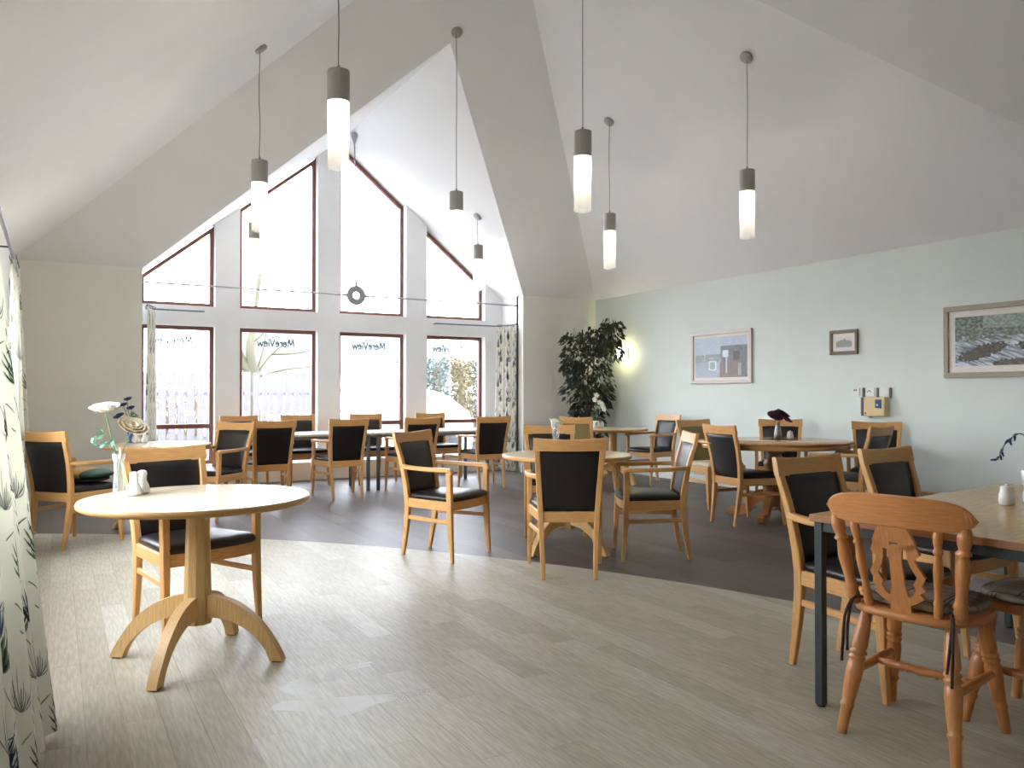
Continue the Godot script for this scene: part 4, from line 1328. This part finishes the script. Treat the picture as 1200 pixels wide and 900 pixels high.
func build_wall_items() -> void:
	picture("framed_picture", "large silver-framed picture of a pale blue waterside house on the mint wall", 7.09, 8.18, 1.34, 2.03, 0.045, 0.035, M.frame_silver, harbour_print())
	picture("framed_picture", "small wood-framed cottage watercolour on the mint wall", 5.58, 5.94, 1.64, 1.91, 0.035, 0.045, M.frame_dark, cottage_print())
	picture("framed_picture", "large framed photograph of a stream rushing over rocks", 3.53, 4.62, 1.36, 2.05, 0.05, 0.06, M.frame_wood, stream_print())
	# beige control box
	var b := thing("wall_box", "beige wall control box with a blue stripe and blue label", "control box", V(UR - 0.002, 5.36, 1.07), -90.0)
	var s := st_new(); box(s, Vector3(0, 0, 0.045), Vector3(0.29, 0.2, 0.09), 0.006); done(s, "body", M.beige_plastic, b)
	s = st_new(); box(s, Vector3(-0.115, 0, 0.091), Vector3(0.028, 0.196, 0.004), 0.001); done(s, "stripe", M.navy, b)
	s = st_new(); box(s, Vector3(0.075, 0.03, 0.091), Vector3(0.075, 0.09, 0.003), 0.001); done(s, "label_plate", M.navy, b)
	s = st_new(); box(s, Vector3(0.062, 0.018, 0.0935), Vector3(0.02, 0.02, 0.002), 0.0005); done(s, "label_mark", M.white_plastic, b)
	s = st_new(true); lathe(s, [[0.009, 0.0], [0.009, 0.004], [0.004, 0.006]], Vector3(-0.078, -0.07, 0.089), 10, Vector3(0, 0, 1)); done(s, "button", M.grey_plastic, b)
	s = st_new(); box(s, Vector3(-0.08, -0.108, 0.04), Vector3(0.06, 0.02, 0.05), 0.003); done(s, "cable_gland", M.white_plastic, b)
	for q in [[5.62, "single white socket plate with two dark keyholes left of the beige box", 0], [5.44, "white wall plate with a curved dark handle above the beige box", 1], [5.27, "plain white wall plate above the beige box by its blue label", 2]]:
		var w := thing("wall_plate", q[1], "wall plate", V(UR - 0.002, q[0], 1.225), -90.0, "wall plates over the beige box")
		s = st_new(); box(s, Vector3(0, 0, 0.005), Vector3(0.10, 0.09, 0.010), 0.003); done(s, "plate", M.white_plastic, w)
		if q[2] == 0:
			for x in [-0.012, 0.012]:
				s = st_new(); box(s, Vector3(x, 0.02, 0.0105), Vector3(0.013, 0.018, 0.003), 0.001); done(s, "keyhole", M.foot, w)
		elif q[2] == 1:
			s = st_new(true)
			var arc := []
			for k in 9: arc.append(Vector3(cos(PI * k / 8.0) * 0.018 - 0.01, sin(PI * k / 8.0) * 0.02 - 0.005, 0.012))
			tube(s, arc, [0.0035], 6); done(s, "handle", M.foot, w)
	for v in [5.52, 5.35, 5.2]:
		s = st_new(); box(s, V(UR - 0.012, v, 1.215), Vector3(0.02, 0.11, 0.018), 0.002)
		var cd := done(s, "cable_duct", M.grey_plastic, self)
		tag(cd, "grey cable duct by the %s above the beige wall box" % ["socket plate", "handle plate", "plain plate"][[5.52, 5.35, 5.2].find(v)], "cable duct", "cable ducts")
	# wall lamp behind the potted tree
	for q in [[V(UR, 9.62, 1.82), -90.0, "glowing frosted wall lamp half hidden by the potted tree's leaves", 1.0, 0.25], [V(UL, 8.15, 1.72), 90.0, "glowing frosted wall lamp on the left wall behind the curtain", 0.66, 0.2]]:
		var l := thing("wall_lamp", q[2], "lamp", q[0], q[1])
		l.scale = Vector3.ONE * float(q[3])
		s = st_new(); box(s, Vector3(0, 0, 0.008), Vector3(0.1, 0.16, 0.016), 0.004); done(s, "back_plate", M.lamp_grey, l)
		s = st_new(true)
		lathe(s, [[0.01, -0.10], [0.05, -0.09], [0.075, -0.04], [0.08, 0.03], [0.07, 0.09], [0.02, 0.10]], Vector3(0, 0, 0.10), 20)
		done(s, "glass_shade", M.bulb, l)
		var o := OmniLight3D.new()
		o.name = "lamp_light"
		o.position = Vector3(0, 0, 0.10)
		o.light_color = Color(1.0, 0.96, 0.74)
		o.light_energy = q[4]
		o.light_size = 0.08
		o.omni_range = 20.0
		o.omni_attenuation = 2.0
		o.shadow_enabled = true
		l.add_child(o)

# ---------------------------------------------------------------- things on tables
func petal_flower(s: SurfaceTool, c: Vector3, r: float, n: int, tilt: Vector3, layers := 3) -> void:
	# cupped petals in rings, the inner ones shorter and more upright
	var up := tilt.normalized()
	var x := up.cross(Vector3(0.3, 0.1, 0.9)).normalized()
	var y := up.cross(x)
	for k in layers:
		var open := 1.0 - 0.8 * float(k) / maxf(layers, 1)
		var rr := r * (0.45 + 0.55 * open)
		for i in n:
			var a := TAU * (i + 0.5 * k) / n
			var d := x * cos(a) + y * sin(a)
			var t := -x * sin(a) + y * cos(a)
			var w := rr * 0.52
			var h := r * (0.75 - 0.25 * open)
			var p0 := c
			var p1 := c + d * rr * 0.62 * open + up * h * 0.45
			var p2 := c + d * rr * open + up * h
			var p3 := c + d * rr * (open + 0.12) + up * h * 1.02
			tri(s, p0, p1 + t * w, p1 - t * w)
			quad(s, p1 + t * w, p2 + t * w * 0.85, p2 - t * w * 0.85, p1 - t * w)
			quad(s, p2 + t * w * 0.85, p3 + t * w * 0.35, p3 - t * w * 0.35, p2 - t * w * 0.85)

func shaker(label: String, u: float, v: float, y: float, k := 1.0) -> void:
	var o := thing("shaker", label, "shaker", V(u, v, y), 0, "white table shakers")
	var s := st_new(true)
	lathe(s, [[0.020 * k, 0.0], [0.029 * k, 0.004], [0.031 * k, 0.015 * k], [0.026 * k, 0.035 * k], [0.017 * k, 0.055 * k], [0.0165 * k, 0.07 * k], [0.019 * k, 0.082 * k], [0.016 * k, 0.094 * k], [0.006 * k, 0.099 * k]], Vector3.ZERO, 20); done(s, "body", M.porcelain, o)
	s = st_new(true)
	lathe(s, [[0.005 * k, 0.098 * k], [0.005 * k, 0.0995 * k], [0.001, 0.1 * k]], Vector3.ZERO, 8); done(s, "pour_holes", M.grey_plastic, o)

func pot_shaker(label: String, u: float, v: float, y: float) -> void:
	var o := thing("condiment_pot", label, "pot", V(u, v, y), 0, "white condiment pots")
	var s := st_new(true)
	lathe(s, [[0.022, 0.0], [0.034, 0.004], [0.037, 0.02], [0.036, 0.045], [0.030, 0.062], [0.029, 0.074], [0.026, 0.08], [0.006, 0.082]], Vector3.ZERO, 20, Vector3.UP, 1.0, 0.8); done(s, "body", M.porcelain, o)
	s = st_new(true); lathe(s, [[0.006, 0.08], [0.008, 0.086], [0.002, 0.09]], Vector3.ZERO, 10); done(s, "knob", M.porcelain, o)

func build_table_items() -> void:
	var s := st_new()
	# clear vase with two roses on the near round table
	var v := thing("rose_vase", "tall waisted clear glass vase holding a white and a cream rose", "vase", V(0.25, 4.02, 0.74))
	s = st_new(true)
	lathe(s, [[0.020, 0.0], [0.034, 0.002], [0.034, 0.008], [0.022, 0.014], [0.024, 0.03], [0.020, 0.10], [0.022, 0.15], [0.027, 0.195]], Vector3.ZERO, 24); done(s, "glass", M.glass, v)
	var fl := [[Vector3(-0.055, 0.385, 0.0), M.petal_white, Vector3(-0.15, 1, 0.25), 0.058, "petals"], [Vector3(0.05, 0.30, 0.02), M.petal_cream, Vector3(0.25, 0.8, 0.5), 0.062, "petals"]]
	for q in fl:
		s = st_new(true); tube(s, bez([Vector3(0, 0.02, 0), Vector3(q[0].x * 0.2, 0.18, 0), q[0]], 5), [0.003], 6)
		var st := done(s, "stem", M.stem, v)
		s = st_new(); petal_flower(s, q[0], q[3], 7, q[2], 4); done(s, "petals", q[1], v)
	s = st_new()
	rng.seed = 3
	leaf_cloud(s, 22, func() -> Vector3: return Vector3(rng.randf_range(-0.11, -0.02), rng.randf_range(0.22, 0.30), rng.randf_range(-0.03, 0.03)), 0.045)
	done(s, "leaves", M.sage, v)
	shaker("white porcelain shaker standing nearest the clear rose vase", 0.315, 4.035, 0.74, 1.12)
	shaker("white porcelain shaker behind its twin on the rose vase table", 0.355, 4.10, 0.74, 1.12)
	# blue vase on the corner table
	v = thing("blue_vase", "slim cobalt blue glass vase with dark blue flowers", "vase", V(0.62, 8.40, 0.74))
	s = st_new(true)
	lathe(s, [[0.022, 0.0], [0.030, 0.003], [0.010, 0.012], [0.010, 0.03], [0.024, 0.07], [0.028, 0.13], [0.031, 0.18]], Vector3.ZERO, 18); done(s, "glass", M.blue_glass, v)
	s = st_new(true)
	for q in [Vector3(-0.03, 0.40, 0), Vector3(-0.06, 0.35, 0), Vector3(-0.09, 0.25, 0), Vector3(0.01, 0.32, 0)]:
		tube(s, [Vector3(0, 0.15, 0), q * Vector3(0.4, 0.7, 1), q], [0.003], 5)
	done(s, "stems", M.stem, v)
	s = st_new()
	for q in [Vector3(-0.02, 0.405, 0), Vector3(-0.06, 0.35, 0), Vector3(-0.11, 0.235, 0), Vector3(-0.085, 0.255, 0), Vector3(0.005, 0.32, 0)]:
		petal_flower(s, q, 0.034, 7, Vector3(-0.3, 1, 0.4), 2)
	done(s, "petals", M.petal_blue, v)
	s = st_new()
	leaf_cloud(s, 40, func() -> Vector3: return Vector3(rng.randf_range(-0.04, 0.05), rng.randf_range(0.19, 0.30), rng.randf_range(-0.03, 0.03)), 0.05)
	done(s, "leaves", M.stem, v)
	shaker("white porcelain shaker beside the blue vase", 0.665, 8.34, 0.74)
	shaker("white porcelain shaker second from the blue vase", 0.735, 8.32, 0.74)
	# flared glass with a rose
	v = thing("flared_glass", "tall flared glass holding one white rose on the round table", "vase", V(3.45, 5.30, 0.74))
	s = st_new(true)
	lathe(s, [[0.022, 0.0], [0.032, 0.003], [0.014, 0.012], [0.016, 0.05], [0.030, 0.16], [0.040, 0.25]], Vector3.ZERO, 20); done(s, "glass", M.glass, v)
	s = st_new(true); tube(s, [Vector3(0, 0.02, 0), Vector3(0, 0.24, 0)], [0.004], 6); done(s, "stem", M.stem, v)
	s = st_new(); leaf_cloud(s, 16, func() -> Vector3: return Vector3(rng.randf_range(-0.015, 0.01), rng.randf_range(0.09, 0.2), rng.randf_range(-0.01, 0.01)), 0.03); done(s, "leaves", M.leaf_dark, v)
	s = st_new(); petal_flower(s, Vector3(0, 0.235, 0), 0.056, 7, Vector3(0.05, 1, 0.1), 4); done(s, "petals", M.petal_white, v)
	# orchid
	v = thing("potted_orchid", "white orchid spray in a small white pot on the far round table", "potted plant", V(6.42, 8.86, 0.74))
	s = st_new(true); lathe(s, [[0.035, 0.0], [0.045, 0.005], [0.052, 0.09], [0.048, 0.095]], Vector3.ZERO, 18); done(s, "pot", M.porcelain, v)
	s = st_new(true); tube(s, bez([Vector3(0, 0.09, 0), Vector3(0.0, 0.3, 0), Vector3(-0.01, 0.44, 0), Vector3(0.05, 0.46, 0), Vector3(0.12, 0.26, 0)], 5), [0.004], 6); done(s, "stem", M.stem, v)
	s = st_new()
	for q in [Vector3(-0.01, 0.44, 0.02), Vector3(-0.04, 0.38, 0.02), Vector3(0.04, 0.34, 0.02), Vector3(0.08, 0.32, 0.02), Vector3(0.1, 0.28, 0.02), Vector3(0.115, 0.25, 0.02)]:
		petal_flower(s, q, 0.034, 5, Vector3(-0.2, 0.3, 1), 1)
	done(s, "petals", M.petal_white, v)
	s = st_new(); leaf_cloud(s, 8, func() -> Vector3: return Vector3(rng.randf_range(-0.02, 0.02), 0.09, rng.randf_range(-0.02, 0.02)), 0.13); done(s, "leaves", M.leaf_dark, v)
	pot_shaker("white condiment pot beside the orchid", 6.52, 8.86, 0.74)
	# plum flowers on the oval table
	v = thing("plum_vase", "narrow-necked silvery bottle vase holding plum-coloured flowers", "vase", V(6.22, 5.52, 0.755))
	s = st_new(true); lathe(s, [[0.028, 0.0], [0.036, 0.004], [0.037, 0.05], [0.030, 0.10], [0.018, 0.14], [0.016, 0.165], [0.019, 0.17]], Vector3.ZERO, 18); done(s, "body", M.steel, v)
	s = st_new()
	for q in [Vector3(-0.05, 0.215, 0), Vector3(0.01, 0.225, 0.02), Vector3(0.06, 0.205, 0), Vector3(-0.01, 0.20, -0.03), Vector3(0.045, 0.235, 0.01), Vector3(0.08, 0.185, 0.02)]:
		petal_flower(s, q, 0.066, 9, Vector3(q.x * 6, 1, 0.6), 4)
	done(s, "petals", M.petal_plum, v)
	s = st_new(true)
	for q in [Vector3(-0.05, 0.215, 0), Vector3(0.01, 0.225, 0.02), Vector3(0.06, 0.205, 0)]: tube(s, [Vector3(0, 0.1, 0), q], [0.003], 5)
	done(s, "stems", M.stem, v)
	pot_shaker("white condiment pot beside the plum flower vase", 6.28, 5.42, 0.755)
	# steel-legged table
	pot_shaker("white condiment pot on the steel-legged table", 3.47, 1.86, 0.74)
	pot_shaker("white condiment pot nearer the lavender pot", 3.60, 1.83, 0.74)
	v = thing("lavender_pot", "white pot with drooping lavender-blue flower sprays", "potted plant", V(3.92, 1.96, 0.74))
	s = st_new(true); lathe(s, [[0.045, 0.0], [0.055, 0.005], [0.07, 0.11], [0.065, 0.115]], Vector3.ZERO, 20); done(s, "pot", M.porcelain, v)
	for q in [[Vector3(0, 0.1, 0), Vector3(-0.12, 0.28, 0), Vector3(-0.26, 0.255, 0), Vector3(-0.33, 0.18, 0)], [Vector3(0, 0.1, 0), Vector3(0.05, 0.3, 0), Vector3(0.15, 0.36, 0), Vector3(0.24, 0.30, 0)], [Vector3(0, 0.1, 0), Vector3(0.0, 0.3, 0.05), Vector3(-0.02, 0.40, 0.1), Vector3(-0.03, 0.36, 0.18)]]:
		s = st_new(true); var path := bez(q, 6); tube(s, path, [0.0025], 5); done(s, "stem", M.stem, v)
		s = st_new()
		for k in range(8, path.size()):
			for j in 2:
				var dd := Vector3(rng.randf_range(-0.5, 0.5), rng.randf_range(-1, 0.6), rng.randf_range(-0.5, 0.5)).normalized()
				if (k + j) % 2: tube(s, [path[k], path[k] + dd * 0.012, path[k] + dd * 0.03], [0.002, 0.006, 0.003], 5)
		done(s, "flowers", M.petal_blue, v)
	# spilt water on the pale floor
	var w := thing("water_spill", "thin irregular splash of spilt water drying on the pale floor", "spill", V(0, 0, 0))
	for q in [[[0.97, 3.30], [1.02, 3.38], [1.12, 3.44], [1.24, 3.43], [1.20, 3.38], [1.10, 3.36], [1.05, 3.28]], [[0.70, 3.10], [0.78, 3.16], [0.92, 3.12], [1.02, 3.08], [1.2, 3.02], [1.36, 3.0], [1.28, 2.95], [1.10, 2.95], [0.96, 2.90], [0.86, 2.93], [0.92, 3.0], [0.80, 3.04]], [[0.80, 3.30], [0.86, 3.36], [0.95, 3.34], [0.94, 3.22], [0.84, 3.20]]]:
		var pl := []
		for p in q: pl.append(Vector2(p[0], p[1]))
		pl.append(pl[0])
		var sm := bez(pl, 5); sm.pop_back()
		s = st_new(); extrude(s, PackedVector2Array(sm), Vector3(0, 0.0008, 0), Vector3.RIGHT, Vector3.FORWARD, 0.0012); done(s, "puddle", M.water, w)

# ---------------------------------------------------------------- curtains
func curtain(label: String, top: Array, bot: Array, h_top: float, h_bot: float, folds: float, depth: float, width_m: float, nz: Vector3) -> void:
	# top and bot: start and end points (u, v) of the heading and the hem
	var c := thing("curtain", label, "curtain", Vector3.ZERO, 0, "leaf print curtains")
	var nu := int(folds * 12)
	var nv := 24
	var s := SurfaceTool.new()
	s.begin(Mesh.PRIMITIVE_TRIANGLES)
	s.set_smooth_group(0)
	var P := func(i: int, j: int, off: float) -> Vector3:
		var t := float(i) / nu
		var k := float(j) / nv
		var a: Vector2 = top[0].lerp(top[1], t)
		var b: Vector2 = bot[0].lerp(bot[1], t)
		var q := a.lerp(b, pow(k, 1.15))
		var wv := sin(t * folds * TAU + 0.5 * sin(k * 2.2 + t * 5.0)) * depth * (0.55 + 0.6 * k) + 0.25 * depth * sin(t * folds * TAU * 0.5 + k * 1.5)
		return V(q.x, q.y, lerpf(h_top, h_bot, k)) + nz * (wv + off)
	for side in [0.0, 1.0]:
		for i in nu:
			for j in nv:
				var g := [[i, j], [i + 1, j], [i + 1, j + 1], [i, j + 1]]
				var order := [0, 1, 2, 0, 2, 3] if side == 0.0 else [0, 2, 1, 0, 3, 2]
				for o in order:
					s.set_uv(Vector2(float(g[o][0]) / nu * width_m / 0.62, float(g[o][1]) / nv * (h_top - h_bot) / 0.62))
					s.add_vertex(P.call(g[o][0], g[o][1], -0.003 * side))
	s.generate_normals()
	var mi := MeshInstance3D.new()
	mi.mesh = s.commit()
	mi.material_override = M.curtain
	mi.name = "cloth"
	c.add_child(mi)
	var ss := st_new(true)
	var n := int(folds) + 1
	for k in n:
		var t := (k + 0.5) / n
		var a2: Vector2 = top[0].lerp(top[1], t)
		var ring := []
		for m in 13: ring.append(V(a2.x, a2.y, h_top + 0.02) + Vector3(0, 0.022 * sin(TAU * m / 12.0), 0) + nz * 0.022 * cos(TAU * m / 12.0))
		tube(ss, ring, [0.003], 5, false)
	done(ss, "rings", M.rod_dark, c)

func build_curtains() -> void:
	var s := st_new(true)
	# left wall pole and its two curtains
	var p := thing("curtain_pole", "dark curtain pole on the left wall above the drawn-back curtains", "curtain pole", Vector3.ZERO, 0, "curtain poles")
	tube(s, [V(-0.275, 3.0, 2.21), V(-0.275, 7.35, 2.21)], [0.012], 10); done(s, "pole", M.rod_dark, p)
	for v in [3.1, 5.3, 6.4]:
		s = st_new(true); tube(s, [V(UL, v, 2.21), V(-0.275, v, 2.21)], [0.007], 8); done(s, "bracket", M.rod_dark, p)
	curtain("leaf-print curtain hanging at the camera end of the left window", [Vector2(-0.27, 2.75), Vector2(-0.24, 3.45)], [Vector2(-0.14, 2.5), Vector2(-0.015, 3.38)], 2.18, 0.02, 5, 0.035, 1.6, Vector3(1, 0, 0))
	curtain("leaf-print curtain hanging between the left window and the cream wall", [Vector2(-0.275, 6.75), Vector2(-0.275, 7.35)], [Vector2(-0.27, 6.75), Vector2(-0.17, 8.05)], 2.18, 0.02, 5, 0.035, 1.6, Vector3(1, 0, 0))
	# window bay poles
	p = thing("curtain_pole", "short curtain pole over the gable window at its fence side", "curtain pole", Vector3.ZERO, 0, "curtain poles")
	s = st_new(true); tube(s, bez([V(0.96, 10.55, 2.28), V(0.97, 10.85, 2.28), V(1.06, 10.98, 2.28), V(1.68, 10.99, 2.28)], 5), [0.010], 8); done(s, "pole", M.rod_dark, p)
	for u in [1.25, 1.64]:
		s = st_new(true); tube(s, [V(u, VW, 2.28), V(u, 10.99, 2.28)], [0.006], 8); done(s, "bracket", M.rod_dark, p)
	curtain("leaf-print curtain in the window bay's fence-side corner", [Vector2(0.965, 10.62), Vector2(1.08, 10.95)], [Vector2(0.965, 10.60), Vector2(1.09, 10.95)], 2.26, 0.03, 5, 0.028, 1.5, Vector3(0.97, 0, 0.25))
	p = thing("curtain_pole", "bent curtain pole over the gable window at its hedge side", "curtain pole", Vector3.ZERO, 0, "curtain poles")
	s = st_new(true); tube(s, bez([V(4.98, 10.99, 2.27), V(5.85, 10.99, 2.27), V(6.02, 10.94, 2.27), V(6.11, 10.8, 2.27), V(6.12, 10.5, 2.27)], 6), [0.010], 8); done(s, "pole", M.rod_dark, p)
	for u in [5.0, 5.3]:
		s = st_new(true); tube(s, [V(u, VW, 2.27), V(u, 10.99, 2.27)], [0.006], 8); done(s, "bracket", M.rod_dark, p)
	s = st_new(true); lathe(s, [[0.018, -0.02], [0.022, 0.0], [0.018, 0.02]], V(6.12, 10.5, 2.27), 12, Vector3(0, 0, 1)); done(s, "finial", M.rod_dark, p)
	curtain("leaf-print curtain on the window bay's hedge-side wall", [Vector2(6.02, 10.94), Vector2(6.11, 10.52)], [Vector2(6.0, 10.96), Vector2(6.11, 10.52)], 2.25, 0.02, 6, 0.03, 1.6, Vector3(-0.95, 0, 0.2))

# ---------------------------------------------------------------- plant
func build_plant() -> void:
	var p := thing("potted_tree", "tall dark-leaved weeping fig in a dark pot in the corner by the wall lamp", "potted plant", V(7.04, 9.92, 0))
	var s := st_new(true)
	lathe(s, [[0.15, 0.0], [0.17, 0.01], [0.215, 0.36], [0.225, 0.38], [0.205, 0.385], [0.2, 0.36]], Vector3.ZERO, 28); done(s, "pot", M.pot, p)
	s = st_new(true)
	lathe(s, [[0.001, 0.34], [0.2, 0.34], [0.19, 0.352], [0.001, 0.356]], Vector3.ZERO, 20); done(s, "soil", M.bark, p)
	rng.seed = 77
	var ends := []
	for k in 3:
		s = st_new(true)
		var a := TAU * k / 3.0
		tube(s, bez([Vector3(cos(a) * 0.05, 0.34, sin(a) * 0.05), Vector3(-cos(a) * 0.04, 0.8, -sin(a) * 0.04), Vector3(cos(a) * 0.06, 1.2, sin(a) * 0.05), Vector3(cos(a) * 0.12, 1.75, sin(a) * 0.1)], 5), [0.022, 0.02, 0.018, 0.015, 0.012], 7); done(s, "trunk", M.bark, p)
	var cent := [[Vector3(0, 1.75, 0), 0.34], [Vector3(-0.18, 1.95, 0), 0.27], [Vector3(0.22, 2.02, 0.02), 0.28], [Vector3(0.10, 1.45, 0), 0.34], [Vector3(-0.15, 1.30, 0), 0.27], [Vector3(0.06, 1.05, 0), 0.28], [Vector3(-0.1, 0.86, 0.02), 0.24], [Vector3(0.2, 1.2, 0.0), 0.24], [Vector3(-0.32, 1.62, 0.05), 0.16], [Vector3(0.26, 2.16, 0.25), 0.22], [Vector3(0.30, 1.9, 0.22), 0.2], [Vector3(0.05, 0.66, 0.0), 0.24]]
	s = st_new()
	for q in cent:
		for k in 14:
			var d := Vector3(rng.randf_range(-1, 1), rng.randf_range(-0.3, 1), rng.randf_range(-1, 1)).normalized()
			var e: Vector3 = q[0] + d * q[1]
			tube(s, [Vector3(0, q[0].y - 0.25, 0).lerp(q[0], 0.5), q[0].lerp(e, 0.5) + Vector3(0, 0.04, 0), e], [0.005, 0.003, 0.002], 3, false)
	done(s, "twigs", M.bark, p).set_meta("kind", "stuff")
	s = st_new()
	for q in cent:
		for k in 150:
			var d := Vector3(rng.randf_range(-1, 1), rng.randf_range(-0.9, 1), rng.randf_range(-1, 1)).normalized()
			var c: Vector3 = q[0] + d * q[1] * sqrt(rng.randf_range(0.2, 1.0))
			c.x = minf(c.x, 0.34)
			c.z = maxf(c.z, -0.37)
			var ax := (Vector3(d.x, -0.9, d.z) + Vector3(rng.randf_range(-0.5, 0.5), 0, rng.randf_range(-0.5, 0.5))).normalized()
			var sd := ax.cross(Vector3(rng.randf_range(-1, 1), 0.3, rng.randf_range(-1, 1))).normalized()
			var l := rng.randf_range(0.075, 0.12)
			var w := l * 0.24
			var n := ax.cross(sd) * l * 0.06
			var a := c; var b := c + ax * l
			quad(s, a, c + ax * l * 0.35 + sd * w + n, b, c + ax * l * 0.45 - n)
			quad(s, a, c + ax * l * 0.45 - n, b, c + ax * l * 0.35 - sd * w + n)
	done(s, "foliage", M.leaf_dark, p).set_meta("kind", "stuff")
